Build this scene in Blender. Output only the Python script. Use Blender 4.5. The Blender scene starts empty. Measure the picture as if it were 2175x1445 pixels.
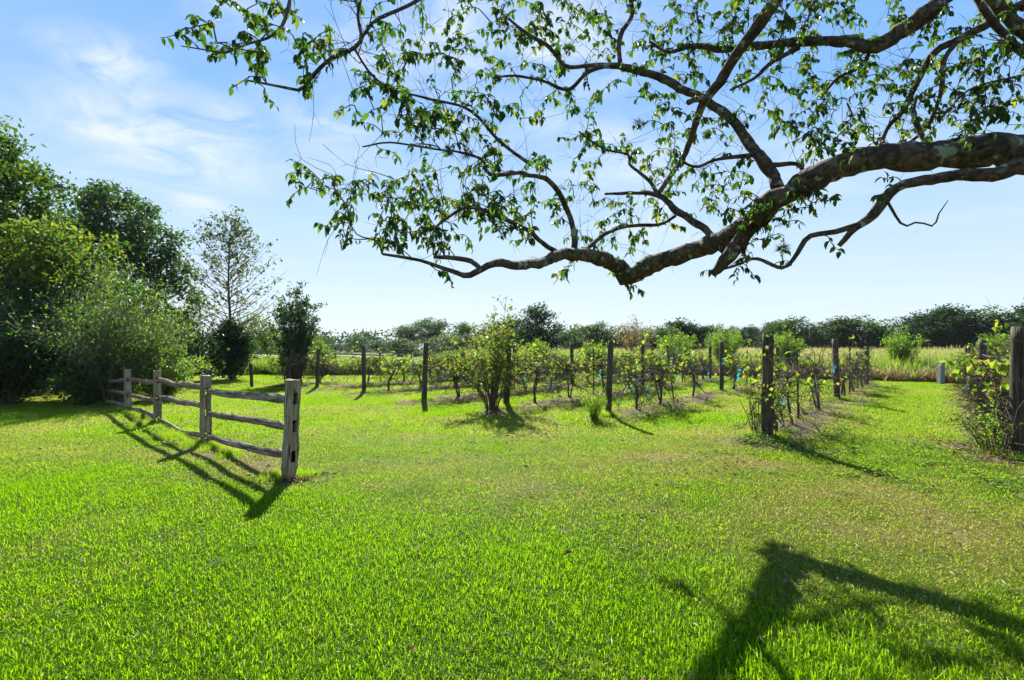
import bpy, math
import numpy as np
from mathutils import Vector, Matrix

scene = bpy.context.scene
COL = scene.collection
R = math.radians

# ------------------------------------------------------------------ camera, sky, sun, exposure
F, CX, HZ, H = 1087.0, 1087.5, 738.0, 1.55      # focal length in photo pixels, centre, horizon row, eye height
cam_d = bpy.data.cameras.new('camera')
cam = bpy.data.objects.new('camera', cam_d); COL.objects.link(cam)
cam.location = (0, 0, H); cam.rotation_euler = (R(90), 0, 0)
cam_d.sensor_width = 36.0; cam_d.lens = 36.0 * F / 2175.0
cam_d.shift_y = (HZ - 722.5) / 2175.0
cam_d.clip_start = 0.05; cam_d.clip_end = 4000
scene.camera = cam

SUN_EL, SUN_AZ = 39.0, -9.0                     # degrees; azimuth from +Y towards +X
sun_dir = Vector((math.sin(R(SUN_AZ)) * math.cos(R(SUN_EL)), math.cos(R(SUN_AZ)) * math.cos(R(SUN_EL)), math.sin(R(SUN_EL))))
sun_d = bpy.data.lights.new('sun', 'SUN'); sun_d.energy = 5.0; sun_d.angle = R(0.6); sun_d.color = (1.0, 0.95, 0.86)
sun = bpy.data.objects.new('sun', sun_d); COL.objects.link(sun)
sun.rotation_euler = (-sun_dir).to_track_quat('-Z', 'Y').to_euler()
sun.location = (0, 0, 60)

world = bpy.data.worlds.new('World'); scene.world = world; world.use_nodes = True
def build_world():
    nt = world.node_tree; nt.nodes.clear(); N = nt.nodes.new; L = nt.links.new
    out = N('ShaderNodeOutputWorld'); bg = N('ShaderNodeBackground')
    sky = N('ShaderNodeTexSky'); sky.sky_type = 'NISHITA'; sky.sun_disc = False
    sky.sun_elevation = R(SUN_EL); sky.sun_rotation = R(SUN_AZ)
    sky.air_density = 1.0; sky.dust_density = 0.15; sky.ozone_density = 3.0; sky.altitude = 0
    tc = N('ShaderNodeTexCoord'); sep = N('ShaderNodeSeparateXYZ'); L(tc.outputs['Generated'], sep.inputs[0])
    # thin cirrus on a plane high overhead
    zz = N('ShaderNodeMath'); zz.operation = 'MAXIMUM'; L(sep.outputs['Z'], zz.inputs[0]); zz.inputs[1].default_value = 0.03
    dx = N('ShaderNodeMath'); dx.operation = 'DIVIDE'; L(sep.outputs['X'], dx.inputs[0]); L(zz.outputs[0], dx.inputs[1])
    dy = N('ShaderNodeMath'); dy.operation = 'DIVIDE'; L(sep.outputs['Y'], dy.inputs[0]); L(zz.outputs[0], dy.inputs[1])
    cb = N('ShaderNodeCombineXYZ'); L(dx.outputs[0], cb.inputs[0]); L(dy.outputs[0], cb.inputs[1])
    mp = N('ShaderNodeMapping'); L(cb.outputs[0], mp.inputs[0])
    mp.inputs['Location'].default_value = (3.3, 1.7, 0); mp.inputs['Rotation'].default_value = (0, 0, R(-28)); mp.inputs['Scale'].default_value = (0.55, 1.2, 1)
    n1 = N('ShaderNodeTexNoise'); L(mp.outputs[0], n1.inputs['Vector']); n1.inputs['Scale'].default_value = 1.1
    n1.inputs['Detail'].default_value = 9; n1.inputs['Roughness'].default_value = 0.58; n1.inputs['Distortion'].default_value = 0.5
    cr = N('ShaderNodeValToRGB'); L(n1.outputs['Fac'], cr.inputs[0])
    cr.color_ramp.elements[0].position = 0.45; cr.color_ramp.elements[1].position = 0.78
    # a few separate wisps, each round its own direction in the sky
    prev = None
    for (px, py, rad, amt) in [(345, 300, .16, 1.0), (245, 138, .075, 1.0), (470, 262, .085, .8), (425, 425, .05, 1.0), (120, 268, .06, .45),
                               (520, 15, .09, .5), (1145, 255, .06, .7), (1290, 310, .10, .6), (700, 265, .14, .5), (1560, 265, .09, .6), (960, 50, .17, .8), (1180, 95, .16, .8), (1330, 330, .15, .7), (1450, 440, .15, .6), (800, 120, .12, .6), (1020, 250, .13, .5), (1750, 330, .12, .5)]:
        d = Vector(((px - CX) / F, 1.0, (HZ - py) / F)).normalized()
        ds = N('ShaderNodeVectorMath'); ds.operation = 'SUBTRACT'; L(tc.outputs['Generated'], ds.inputs[0]); ds.inputs[1].default_value = d
        sc = N('ShaderNodeVectorMath'); sc.operation = 'MULTIPLY'; L(ds.outputs[0], sc.inputs[0]); sc.inputs[1].default_value = (1, 1, 2.0)
        ln = N('ShaderNodeVectorMath'); ln.operation = 'LENGTH'; L(sc.outputs[0], ln.inputs[0])
        mr = N('ShaderNodeMapRange'); L(ln.outputs['Value'], mr.inputs[0])
        mr.interpolation_type = 'SMOOTHSTEP'
        mr.inputs[1].default_value = rad * 1.5; mr.inputs[2].default_value = 0.0; mr.inputs[3].default_value = 0.0; mr.inputs[4].default_value = amt
        if prev is None: prev = mr.outputs[0]
        else:
            mx = N('ShaderNodeMath'); mx.operation = 'MAXIMUM'; L(prev, mx.inputs[0]); L(mr.outputs[0], mx.inputs[1]); prev = mx.outputs[0]
    n2 = N('ShaderNodeTexNoise'); mp2 = N('ShaderNodeMapping'); L(tc.outputs['Generated'], mp2.inputs[0])
    mp2.inputs['Rotation'].default_value = (0, R(24), 0); mp2.inputs['Scale'].default_value = (3.2, 3.2, 8.0)
    L(mp2.outputs[0], n2.inputs['Vector']); n2.inputs['Scale'].default_value = 2.2; n2.inputs['Detail'].default_value = 9; n2.inputs['Roughness'].default_value = .62; n2.inputs['Distortion'].default_value = .9
    c2 = N('ShaderNodeMapRange'); L(n2.outputs['Fac'], c2.inputs[0]); c2.inputs[1].default_value = .36; c2.inputs[2].default_value = .66
    wm = N('ShaderNodeMath'); wm.operation = 'MULTIPLY'; L(prev, wm.inputs[0]); L(c2.outputs[0], wm.inputs[1])
    thin = N('ShaderNodeMath'); thin.operation = 'MULTIPLY'; L(cr.outputs[0], thin.inputs[0]); thin.inputs[1].default_value = 0.22
    tot = N('ShaderNodeMath'); tot.operation = 'ADD'; tot.use_clamp = True; L(wm.outputs[0], tot.inputs[0]); L(thin.outputs[0], tot.inputs[1])
    mix = N('ShaderNodeMixRGB'); L(tot.outputs[0], mix.inputs[0])
    # clear-air colour by height above the horizon, blended with the physical sky
    gr = N('ShaderNodeValToRGB'); L(sep.outputs['Z'], gr.inputs[0]); el = gr.color_ramp.elements
    stops = [(0.0, (.76, .89, .985)), (.08, (.72, .86, .985)), (.21, (.56, .77, .985)), (.41, (.27, .545, 1.0)), (1.0, (.13, .32, .80))]
    while len(el) < len(stops): el.new(.5)
    for k, (p, c) in enumerate(stops): el[k].position = p; el[k].color = (*c, 1)
    gs = N('ShaderNodeVectorMath'); gs.operation = 'SCALE'; L(gr.outputs[0], gs.inputs[0]); gs.inputs['Scale'].default_value = 6.7
    tint = N('ShaderNodeMixRGB'); tint.inputs[0].default_value = .88
    L(sky.outputs[0], tint.inputs[1]); L(gs.outputs[0], tint.inputs[2])
    L(tint.outputs[0], mix.inputs[1]); mix.inputs[2].default_value = CLOUD
    L(mix.outputs[0], bg.inputs[0]); bg.inputs[1].default_value = SKY_STRENGTH
    L(bg.outputs[0], out.inputs[0])
SKY_STRENGTH = 0.0555
CLOUD = (6.1, 6.5, 6.8, 1)
build_world()
vs = scene.view_settings
vs.view_transform = 'Standard'; vs.look = 'None'; vs.gamma = 1.0; vs.use_curve_mapping = False
vs.exposure = 1.5
scene.cycles.max_bounces = 8; scene.cycles.transmission_bounces = 6; scene.cycles.diffuse_bounces = 4; scene.cycles.transparent_max_bounces = 8
scene.cycles.sample_clamp_indirect = 6.0

# ------------------------------------------------------------------ helpers
def P(px, py, d):                                # a point of the photo at depth d
    return np.array([(px - CX) / F * d, d, H + (HZ - py) / F * d])
def unit(a):
    return a / np.maximum(np.linalg.norm(a, axis=-1, keepdims=True), 1e-9)

class MB:                                        # mesh collector
    def __init__(s): s.v = []; s.f = {3: [], 4: []}; s.a = []; s.n = 0
    def add(s, v, quads=None, tris=None, a=None):
        v = np.asarray(v, float)
        if quads is not None and len(quads): s.f[4].append(np.asarray(quads, int) + s.n)
        if tris is not None and len(tris): s.f[3].append(np.asarray(tris, int) + s.n)
        s.v.append(v); s.a.append(np.full(len(v), .5) if a is None else np.broadcast_to(np.asarray(a, float), (len(v),)))
        s.n += len(v)
    def mesh(s, name, mat, smooth=False):
        me = bpy.data.meshes.new(name)
        v = np.concatenate(s.v); a = np.concatenate(s.a)
        q = np.concatenate(s.f[4]) if s.f[4] else np.zeros((0, 4), int)
        t = np.concatenate(s.f[3]) if s.f[3] else np.zeros((0, 3), int)
        me.vertices.add(len(v)); me.vertices.foreach_set('co', v.astype(np.float32).ravel())
        li = np.concatenate([q.ravel(), t.ravel()]).astype(np.int32)
        me.loops.add(len(li)); me.loops.foreach_set('vertex_index', li)
        tot = np.concatenate([np.full(len(q), 4), np.full(len(t), 3)]).astype(np.int32)
        st = np.concatenate([[0], np.cumsum(tot)[:-1]]).astype(np.int32) if len(tot) else np.zeros(0, np.int32)
        me.polygons.add(len(tot)); me.polygons.foreach_set('loop_start', st)
        me.polygons.foreach_set('use_smooth', np.full(len(tot), smooth))
        at = me.attributes.new('v', 'FLOAT', 'POINT'); at.data.foreach_set('value', a.astype(np.float32))
        me.materials.append(mat); me.update(calc_edges=True)
        return me
    def obj(s, name, mat, parent=None, smooth=False):
        return link(name, s.mesh(name, mat, smooth), parent)

def link(name, data, parent=None, loc=(0, 0, 0)):
    o = bpy.data.objects.new(name, data); COL.objects.link(o); o.parent = parent; o.location = loc
    return o
def tag(o, label=None, cat=None, group=None, kind=None):
    if label: o['label'] = label
    if cat: o['category'] = cat
    if group: o['group'] = group
    if kind: o['kind'] = kind
    return o
def thing(name, loc, label, cat, group=None, rz=0):
    o = link(name, None, None, loc); o.rotation_euler = (0, 0, rz); o.empty_display_size = .2
    return tag(o, label, cat, group)
def copy_thing(root, loc, rz, scale, label):     # root with its parts and sub-parts
    def cp(o, parent):
        c = o.copy(); COL.objects.link(c); c.parent = parent
        for ch in o.children: cp(ch, c)
        return c
    c = cp(root, None); c.location = loc; c.rotation_euler = (0, 0, rz); c.scale = scale; c['label'] = label
    return c

def tube(mb, pts, rad, sides=6, cap=True, rough=0.0, rng=None, a=.5, keep=.8):
    pts = np.asarray(pts, float); n = len(pts); rad = np.broadcast_to(np.asarray(rad, float), (n,))
    t = np.gradient(pts, axis=0); t = unit(t)
    ref = np.array([0, 0, 1.]) if abs(t[0][2]) < .9 else np.array([1., 0, 0])
    u = unit(np.cross(t[0], ref)); V = np.zeros((n, sides, 3)); ang = np.arange(sides) / sides * 2 * np.pi
    for i in range(n):
        u = unit(u - t[i] * np.dot(u, t[i])); w = np.cross(t[i], u)
        if rough and rng is not None:
            bias = rng.normal(0, rough, sides) if i == 0 else keep * bias + math.sqrt(1 - keep * keep) * rng.normal(0, rough, sides)
            r = rad[i] * (1 + .8 * bias + .3 * np.roll(bias, 1) + .3 * np.roll(bias, -1))
        else: r = rad[i]
        V[i] = pts[i] + (np.cos(ang) * r)[:, None] * u + (np.sin(ang) * r)[:, None] * w
    i, j = np.meshgrid(np.arange(n - 1), np.arange(sides), indexing='ij'); i = i.ravel(); j = j.ravel(); k = (j + 1) % sides
    q = np.stack([i * sides + j, i * sides + k, (i + 1) * sides + k, (i + 1) * sides + j], 1)
    v = V.reshape(-1, 3); tr = None
    if cap:
        v = np.vstack([v, pts[0], pts[-1]]); b = n * sides; jj = np.arange(sides); kk = (jj + 1) % sides
        tr = np.vstack([np.stack([kk, jj, np.full(sides, b)], 1), np.stack([(n - 1) * sides + jj, (n - 1) * sides + kk, np.full(sides, b + 1)], 1)])
    mb.add(v, q, tr, a)

def smooth_path(pts, n, extra=None):             # Catmull-Rom through control points
    pts = np.asarray(pts, float); m = len(pts)
    seg = np.linalg.norm(np.diff(pts[:, :3], axis=0), axis=1); s = np.concatenate([[0], np.cumsum(seg)])
    p = np.vstack([2 * pts[0] - pts[1], pts, 2 * pts[-1] - pts[-2]])
    out = []
    for x in np.linspace(0, s[-1], n):
        i = min(np.searchsorted(s, x, 'right') - 1, m - 2); u = (x - s[i]) / max(s[i + 1] - s[i], 1e-9)
        a, b, c, d = p[i], p[i + 1], p[i + 2], p[i + 3]
        out.append(.5 * (2 * b + (c - a) * u + (2 * a - 5 * b + 4 * c - d) * u * u + (3 * b - a - 3 * c + d) * u ** 3))
    return np.array(out)

def leaves(mb, pos, axis, nrm, ln, wd, rng, fold=.25, a=None, detail=False, droop=.25):
    pos = np.asarray(pos, float); n = len(pos)
    if n == 0: return
    axis = unit(axis); side = unit(np.cross(axis, nrm)); up = np.cross(side, axis)
    ln = np.broadcast_to(ln, (n,))[:, None]; wd = np.broadcast_to(wd, (n,))[:, None]
    if a is None: a = rng.random(n)
    if not detail:
        b = pos; l = pos + axis * ln * .45 + side * wd * .5 + up * wd * fold; r = pos + axis * ln * .45 - side * wd * .5 + up * wd * fold; t = pos + axis * ln
        v = np.stack([b, l, t, r], 1).reshape(-1, 3); k = np.arange(n)[:, None] * 4
        mb.add(v, None, np.vstack([k + [0, 2, 1], k + [0, 3, 2]]), np.repeat(a, 4))
    else:
        dr = -up * ln * droop
        c1 = pos + axis * ln * .30; c2 = pos + axis * ln * .66 + dr * .45
        l1 = c1 + side * wd * .46 + up * wd * fold; r1 = c1 - side * wd * .46 + up * wd * fold
        l2 = c2 + side * wd * .40 + up * wd * fold; r2 = c2 - side * wd * .40 + up * wd * fold
        t = pos + axis * ln * .96 + dr * 1.2
        v = np.stack([pos, l1, c1, r1, l2, c2, r2, t], 1).reshape(-1, 3); k = np.arange(n)[:, None] * 8
        mb.add(v, np.vstack([k + [1, 2, 5, 4], k + [2, 3, 6, 5]]), np.vstack([k + [0, 2, 1], k + [0, 3, 2], k + [4, 5, 7], k + [5, 6, 7]]), np.repeat(a, 8))

def rand_dirs(n, rng):
    return unit(rng.normal(size=(n, 3)))

def vnoise(x, y, seed=0):                        # cheap smooth 2-D value noise 0..1
    xi = np.floor(x).astype(np.int64); yi = np.floor(y).astype(np.int64); fx = x - xi; fy = y - yi
    fx = fx * fx * (3 - 2 * fx); fy = fy * fy * (3 - 2 * fy)
    def h(a, b):
        k = (a * 374761393 + b * 668265263 + seed * 1442695041) & 0x7fffffff
        k = ((k ^ (k >> 13)) * 1274126177) & 0x7fffffff
        return ((k ^ (k >> 16)) & 0xffff) / 65535.0
    return (h(xi, yi) * (1 - fx) + h(xi + 1, yi) * fx) * (1 - fy) + (h(xi, yi + 1) * (1 - fx) + h(xi + 1, yi + 1) * fx) * fy

# ------------------------------------------------------------------ materials
def new_mat(name):
    m = bpy.data.materials.new(name); m.use_nodes = True; m.node_tree.nodes.clear(); return m
def ramp(nt, fac, stops):
    r = nt.nodes.new('ShaderNodeValToRGB'); e = r.color_ramp.elements
    while len(e) < len(stops): e.new(.5)
    for k, (p, c) in enumerate(stops): e[k].position = p; e[k].color = (*c, 1)
    nt.links.new(fac, r.inputs[0]); return r.outputs[0]

def leaf_mat(name, cols, trans, tf=.5, gloss=.35, rough=.45, spots=None):
    """cols: reflect colours from low to high 'v'; trans: the colours light takes going through"""
    m = new_mat(name); nt = m.node_tree; N = nt.nodes.new; L = nt.links.new
    at = N('ShaderNodeAttribute'); at.attribute_name = 'v'
    k = len(cols) - 1
    c1 = ramp(nt, at.outputs['Fac'], [(i / k, c) for i, c in enumerate(cols)])
    k = len(trans) - 1
    c2 = ramp(nt, at.outputs['Fac'], [(i / k, c) for i, c in enumerate(trans)])
    pb = N('ShaderNodeBsdfPrincipled'); L(c1, pb.inputs['Base Color']); pb.inputs['Roughness'].default_value = rough; pb.inputs['Specular IOR Level'].default_value = gloss
    tr = N('ShaderNodeBsdfTranslucent'); L(c2, tr.inputs[0])
    mx = N('ShaderNodeMixShader'); mx.inputs[0].default_value = tf; L(pb.outputs[0], mx.inputs[1]); L(tr.outputs[0], mx.inputs[2])
    o = N('ShaderNodeOutputMaterial'); L(mx.outputs[0], o.inputs[0]); return m

def grass_mat(name, green, dry, tgreen, tdry, gloss=.4):
    m = new_mat(name); nt = m.node_tree; N = nt.nodes.new; L = nt.links.new
    at = N('ShaderNodeAttribute'); at.attribute_name = 'v'
    ai = N('ShaderNodeAttribute'); ai.attribute_type = 'INSTANCER'; ai.attribute_name = 'dry'
    geo = N('ShaderNodeNewGeometry')
    nz = N('ShaderNodeTexNoise'); L(geo.outputs['Position'], nz.inputs['Vector']); nz.inputs['Scale'].default_value = 2.3; nz.inputs['Detail'].default_value = 4
    # blade turns dry when dry + noise exceeds its own random number
    a1 = N('ShaderNodeMath'); a1.operation = 'MULTIPLY_ADD'; L(nz.outputs['Fac'], a1.inputs[0]); a1.inputs[1].default_value = .9; a1.inputs[2].default_value = -.45
    a2 = N('ShaderNodeMath'); a2.operation = 'ADD'; L(a1.outputs[0], a2.inputs[0]); L(ai.outputs['Fac'], a2.inputs[1])
    a3 = N('ShaderNodeMath'); a3.operation = 'SUBTRACT'; L(a2.outputs[0], a3.inputs[0]); L(at.outputs['Fac'], a3.inputs[1])
    mr = N('ShaderNodeMapRange'); L(a3.outputs[0], mr.inputs[0]); mr.inputs[1].default_value = -.12; mr.inputs[2].default_value = .30
    g1 = ramp(nt, at.outputs['Fac'], [(0, green[0]), (.5, green[1]), (1, green[2])])
    g2 = ramp(nt, at.outputs['Fac'], [(0, tgreen[0]), (.5, tgreen[1]), (1, tgreen[2])])
    def mixc(a, b):
        x = N('ShaderNodeMixRGB'); L(mr.outputs[0], x.inputs[0]); L(a, x.inputs[1]); x.inputs[2].default_value = (*b, 1); return x.outputs[0]
    pb = N('ShaderNodeBsdfPrincipled'); L(mixc(g1, dry), pb.inputs['Base Color']); pb.inputs['Roughness'].default_value = .42; pb.inputs['Specular IOR Level'].default_value = gloss
    tr = N('ShaderNodeBsdfTranslucent'); L(mixc(g2, tdry), tr.inputs[0])
    mx = N('ShaderNodeMixShader'); mx.inputs[0].default_value = .55; L(pb.outputs[0], mx.inputs[1]); L(tr.outputs[0], mx.inputs[2])
    o = N('ShaderNodeOutputMaterial'); L(mx.outputs[0], o.inputs[0]); return m

def wood_mat(name, stops, axis='Z', scale=1.0, moss=0.0, bump=.5, mosscol=(.09, .12, .05)):
    m = new_mat(name); nt = m.node_tree; N = nt.nodes.new; L = nt.links.new
    tc = N('ShaderNodeTexCoord'); oi = N('ShaderNodeObjectInfo')
    off = N('ShaderNodeVectorMath'); off.operation = 'SCALE'; off.inputs['Scale'].default_value = 17.0
    cb = N('ShaderNodeCombineXYZ'); [L(oi.outputs['Random'], cb.inputs[i]) for i in range(3)]; L(cb.outputs[0], off.inputs[0])
    ad = N('ShaderNodeVectorMath'); ad.operation = 'ADD'; L(tc.outputs['Object'], ad.inputs[0]); L(off.outputs[0], ad.inputs[1])
    mp = N('ShaderNodeMapping'); L(ad.outputs[0], mp.inputs[0])
    s = {'X': (2.2, 30, 30), 'Z': (30, 30, 2.2)}[axis]; mp.inputs['Scale'].default_value = tuple(x * scale for x in s)
    n1 = N('ShaderNodeTexNoise'); L(mp.outputs[0], n1.inputs['Vector']); n1.inputs['Scale'].default_value = 1; n1.inputs['Detail'].default_value = 8; n1.inputs['Roughness'].default_value = .65; n1.inputs['Distortion'].default_value = .6
    n2 = N('ShaderNodeTexNoise'); L(ad.outputs[0], n2.inputs['Vector']); n2.inputs['Scale'].default_value = 7; n2.inputs['Detail'].default_value = 5
    c = ramp(nt, n1.outputs['Fac'], stops)
    # drying cracks along the grain
    mp3 = N('ShaderNodeMapping'); L(ad.outputs[0], mp3.inputs[0]); s3 = {'X': (1.6, 55, 55), 'Z': (55, 55, 1.6)}[axis]; mp3.inputs['Scale'].default_value = s3
    n3 = N('ShaderNodeTexNoise'); L(mp3.outputs[0], n3.inputs['Vector']); n3.inputs['Scale'].default_value = 1; n3.inputs['Detail'].default_value = 2; n3.inputs['Distortion'].default_value = .3
    ck = N('ShaderNodeMapRange'); L(n3.outputs['Fac'], ck.inputs[0]); ck.inputs[1].default_value = .36; ck.inputs[2].default_value = .42; ck.inputs[3].default_value = .25; ck.inputs[4].default_value = 1
    mul = N('ShaderNodeMixRGB'); mul.blend_type = 'MULTIPLY'; mul.inputs[0].default_value = 1; L(c, mul.inputs[1]); L(ck.outputs[0], mul.inputs[2]); c = mul.outputs[0]
    if moss > 0:
        mr = N('ShaderNodeMapRange'); L(n2.outputs['Fac'], mr.inputs[0]); mr.inputs[1].default_value = .62 - moss * .3; mr.inputs[2].default_value = .72 - moss * .2; mr.inputs[4].default_value = .8
        x = N('ShaderNodeMixRGB'); L(mr.outputs[0], x.inputs[0]); L(c, x.inputs[1]); x.inputs[2].default_value = (*mosscol, 1); c = x.outputs[0]
    pb = N('ShaderNodeBsdfPrincipled'); L(c, pb.inputs['Base Color']); pb.inputs['Roughness'].default_value = .85; pb.inputs['Specular IOR Level'].default_value = .25
    hs = N('ShaderNodeMath'); hs.operation = 'MULTIPLY'; L(n1.outputs['Fac'], hs.inputs[0]); L(ck.outputs[0], hs.inputs[1])
    bp = N('ShaderNodeBump'); L(hs.outputs[0], bp.inputs['Height']); bp.inputs['Strength'].default_value = bump; bp.inputs['Distance'].default_value = .02; L(bp.outputs[0], pb.inputs['Normal'])
    o = N('ShaderNodeOutputMaterial'); L(pb.outputs[0], o.inputs[0]); return m

def bark_mat(name, stops, scale=6.0, lichen=0.0, bump=.8):
    m = new_mat(name); nt = m.node_tree; N = nt.nodes.new; L = nt.links.new
    geo = N('ShaderNodeNewGeometry')
    n1 = N('ShaderNodeTexNoise'); L(geo.outputs['Position'], n1.inputs['Vector']); n1.inputs['Scale'].default_value = scale; n1.inputs['Detail'].default_value = 9; n1.inputs['Roughness'].default_value = .68; n1.inputs['Distortion'].default_value = 1.4
    c = ramp(nt, n1.outputs['Fac'], stops)
    if lichen:
        n2 = N('ShaderNodeTexNoise'); L(geo.outputs['Position'], n2.inputs['Vector']); n2.inputs['Scale'].default_value = 7.5; n2.inputs['Detail'].default_value = 7; n2.inputs['Roughness'].default_value = .6
        mr = N('ShaderNodeMapRange'); L(n2.outputs['Fac'], mr.inputs[0]); mr.inputs[1].default_value = .59; mr.inputs[2].default_value = .625; mr.inputs[4].default_value = lichen
        x = N('ShaderNodeMixRGB'); L(mr.outputs[0], x.inputs[0]); L(c, x.inputs[1]); x.inputs[2].default_value = (.36, .42, .30, 1); c = x.outputs[0]
    pb = N('ShaderNodeBsdfPrincipled'); L(c, pb.inputs['Base Color']); pb.inputs['Roughness'].default_value = .85; pb.inputs['Specular IOR Level'].default_value = .2
    bp = N('ShaderNodeBump'); L(n1.outputs['Fac'], bp.inputs['Height']); bp.inputs['Strength'].default_value = bump; bp.inputs['Distance'].default_value = .04; L(bp.outputs[0], pb.inputs['Normal'])
    o = N('ShaderNodeOutputMaterial'); L(pb.outputs[0], o.inputs[0]); return m

def plain_mat(name, col, rough=.7, metal=0.0):
    m = new_mat(name); nt = m.node_tree; N = nt.nodes.new; L = nt.links.new
    geo = N('ShaderNodeNewGeometry'); n1 = N('ShaderNodeTexNoise'); L(geo.outputs['Position'], n1.inputs['Vector']); n1.inputs['Scale'].default_value = 30; n1.inputs['Detail'].default_value = 4
    c = ramp(nt, n1.outputs['Fac'], [(.3, tuple(x * .75 for x in col)), (.7, tuple(min(1, x * 1.2) for x in col))])
    pb = N('ShaderNodeBsdfPrincipled'); L(c, pb.inputs['Base Color']); pb.inputs['Roughness'].default_value = rough; pb.inputs['Metallic'].default_value = metal
    o = N('ShaderNodeOutputMaterial'); L(pb.outputs[0], o.inputs[0]); return m

M_bark_big = bark_mat('bark_big', [(.3, (.018, .012, .008)), (.48, (.075, .052, .034)), (.66, (.23, .16, .10))], 8, .85, 1.3)
M_bark_dark = bark_mat('bark_dark', [(.3, (.03, .025, .02)), (.7, (.12, .10, .08))], 5)
M_twig = bark_mat('twig_bark', [(.3, (.035, .027, .02)), (.7, (.11, .085, .06))], 20, 0, .3)
M_cane = bark_mat('cane_bark', [(.3, (.035, .025, .018)), (.5, (.09, .064, .045)), (.72, (.24, .18, .135))], 25, 0, .4)
M_greybark = bark_mat('grey_bark', [(.3, (.08, .065, .05)), (.7, (.24, .20, .16))], 12, 0, .4)
M_leaf_over = leaf_mat('leaf_shade_tree', [(.015, .034, .008), (.027, .056, .011), (.08, .09, .018)], [(.025, .08, .005), (.085, .20, .009), (.36, .38, .03)], .45, .16, .5)
M_leaf_oak = leaf_mat('leaf_oak', [(.02, .042, .016), (.04, .075, .022), (.06, .10, .028)], [(.04, .10, .02), (.08, .18, .03), (.14, .26, .03)], .35, .2, .5)
M_leaf_big = leaf_mat('leaf_big', [(.02, .042, .010), (.04, .075, .014), (.08, .11, .02)], [(.035, .10, .008), (.08, .19, .012), (.22, .30, .018)], .4, .2, .5)
M_leaf_yellow = leaf_mat('leaf_yellow', [(.028, .055, .012), (.055, .09, .016), (.13, .14, .02)], [(.04, .12, .008), (.11, .23, .012), (.32, .36, .025)], .48, .2, .5)
M_leaf_bush = leaf_mat('leaf_bush', [(.035, .07, .020), (.055, .10, .026), (.08, .13, .032)], [(.07, .17, .018), (.15, .30, .026), (.30, .45, .036)], .47, .25, .45)
M_leaf_privet = leaf_mat('leaf_privet', [(.018, .04, .014), (.035, .07, .02), (.06, .10, .025)], [(.04, .11, .015), (.09, .21, .02), (.19, .36, .03)], .38, .2, .5)
M_leaf_thin = leaf_mat('leaf_thin', [(.035, .055, .018), (.06, .075, .022), (.12, .095, .03)], [(.08, .14, .02), (.16, .20, .03), (.32, .24, .05)], .42, .12, .5)
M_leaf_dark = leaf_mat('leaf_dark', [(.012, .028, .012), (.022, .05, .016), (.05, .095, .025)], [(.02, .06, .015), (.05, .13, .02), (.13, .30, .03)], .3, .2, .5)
M_leaf_vine = leaf_mat('leaf_vine', [(.05, .075, .014), (.08, .12, .02), (.12, .14, .025), (.14, .10, .035)], [(.14, .28, .015), (.30, .46, .025), (.48, .54, .04), (.34, .20, .05)], .5, .15, .5)
M_leaf_rose = leaf_mat('leaf_rose', [(.03, .06, .014), (.06, .095, .02), (.14, .12, .03)], [(.09, .20, .012), (.20, .34, .02), (.46, .38, .04)], .46, .25)
M_leaf_weed = leaf_mat('leaf_weed', [(.05, .10, .02), (.08, .14, .025), (.12, .17, .03)], [(.14, .30, .02), (.23, .41, .03), (.36, .50, .04)], .48, .10, .55)
M_leaf_far = leaf_mat('leaf_far', [(.014, .030, .016), (.025, .048, .02), (.042, .07, .024)], [(.02, .055, .015), (.04, .10, .02), (.08, .16, .025)], .35, .08, .6)
M_leaf_far2 = leaf_mat('leaf_far_light', [(.024, .044, .018), (.038, .066, .022), (.06, .09, .026)], [(.04, .10, .02), (.08, .16, .025), (.14, .22, .03)], .4, .08, .6)
M_leaf_tan = leaf_mat('leaf_tan', [(.10, .09, .04), (.15, .11, .05), (.20, .13, .06)], [(.22, .22, .05), (.34, .24, .07), (.40, .22, .08)], .45, .3)
M_blade = grass_mat('lawn_blade', [(.055, .125, .004), (.075, .155, .005), (.10, .175, .007)], (.25, .225, .07), [(.17, .42, .002), (.25, .50, .003), (.34, .54, .004)], (.52, .50, .10), .05)
M_tall = grass_mat('tall_grass', [(.06, .10, .02), (.08, .125, .025), (.10, .14, .03)], (.25, .215, .095), [(.18, .34, .025), (.26, .42, .03), (.34, .48, .04)], (.48, .42, .16), .1)
M_thatch = grass_mat('brown_thatch', [(.10, .07, .04), (.14, .10, .055), (.17, .12, .07)], (.12, .08, .05), [(.2, .13, .06), (.26, .17, .08), (.32, .22, .1)], (.2, .13, .07), .15)
M_post = wood_mat('post_wood', [(.25, (.022, .016, .011)), (.5, (.075, .055, .038)), (.75, (.18, .14, .10))], 'Z', 1, .18, .7)
M_fencepost = wood_mat('fence_post_wood', [(.28, (.075, .052, .030)), (.5, (.28, .205, .12)), (.72, (.53, .42, .27))], 'Z', 1, .25, .8, (.20, .23, .15))
M_rail = wood_mat('fence_rail_wood', [(.28, (.035, .026, .018)), (.48, (.17, .125, .08)), (.68, (.49, .405, .29))], 'X', 1, .12, .8, (.25, .27, .24))
M_rail_brown = wood_mat('fence_rail_brown', [(.25, (.06, .038, .025)), (.5, (.22, .14, .09)), (.75, (.40, .29, .20))], 'X', 1, 0, .8)
M_hole_shade = plain_mat('hole_shade', (.012, .009, .007), .95)  # near-black colour standing in for shade inside the mortises
M_steel = plain_mat('rusty_steel', (.045, .035, .03), .6, .4)
M_wire = plain_mat('wire', (.25, .25, .25), .4, .9)
M_teal = leaf_mat('teal_ribbon', [(.02, .30, .36), (.03, .38, .44)], [(.03, .42, .5), (.04, .5, .55)], .4, .3)
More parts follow.
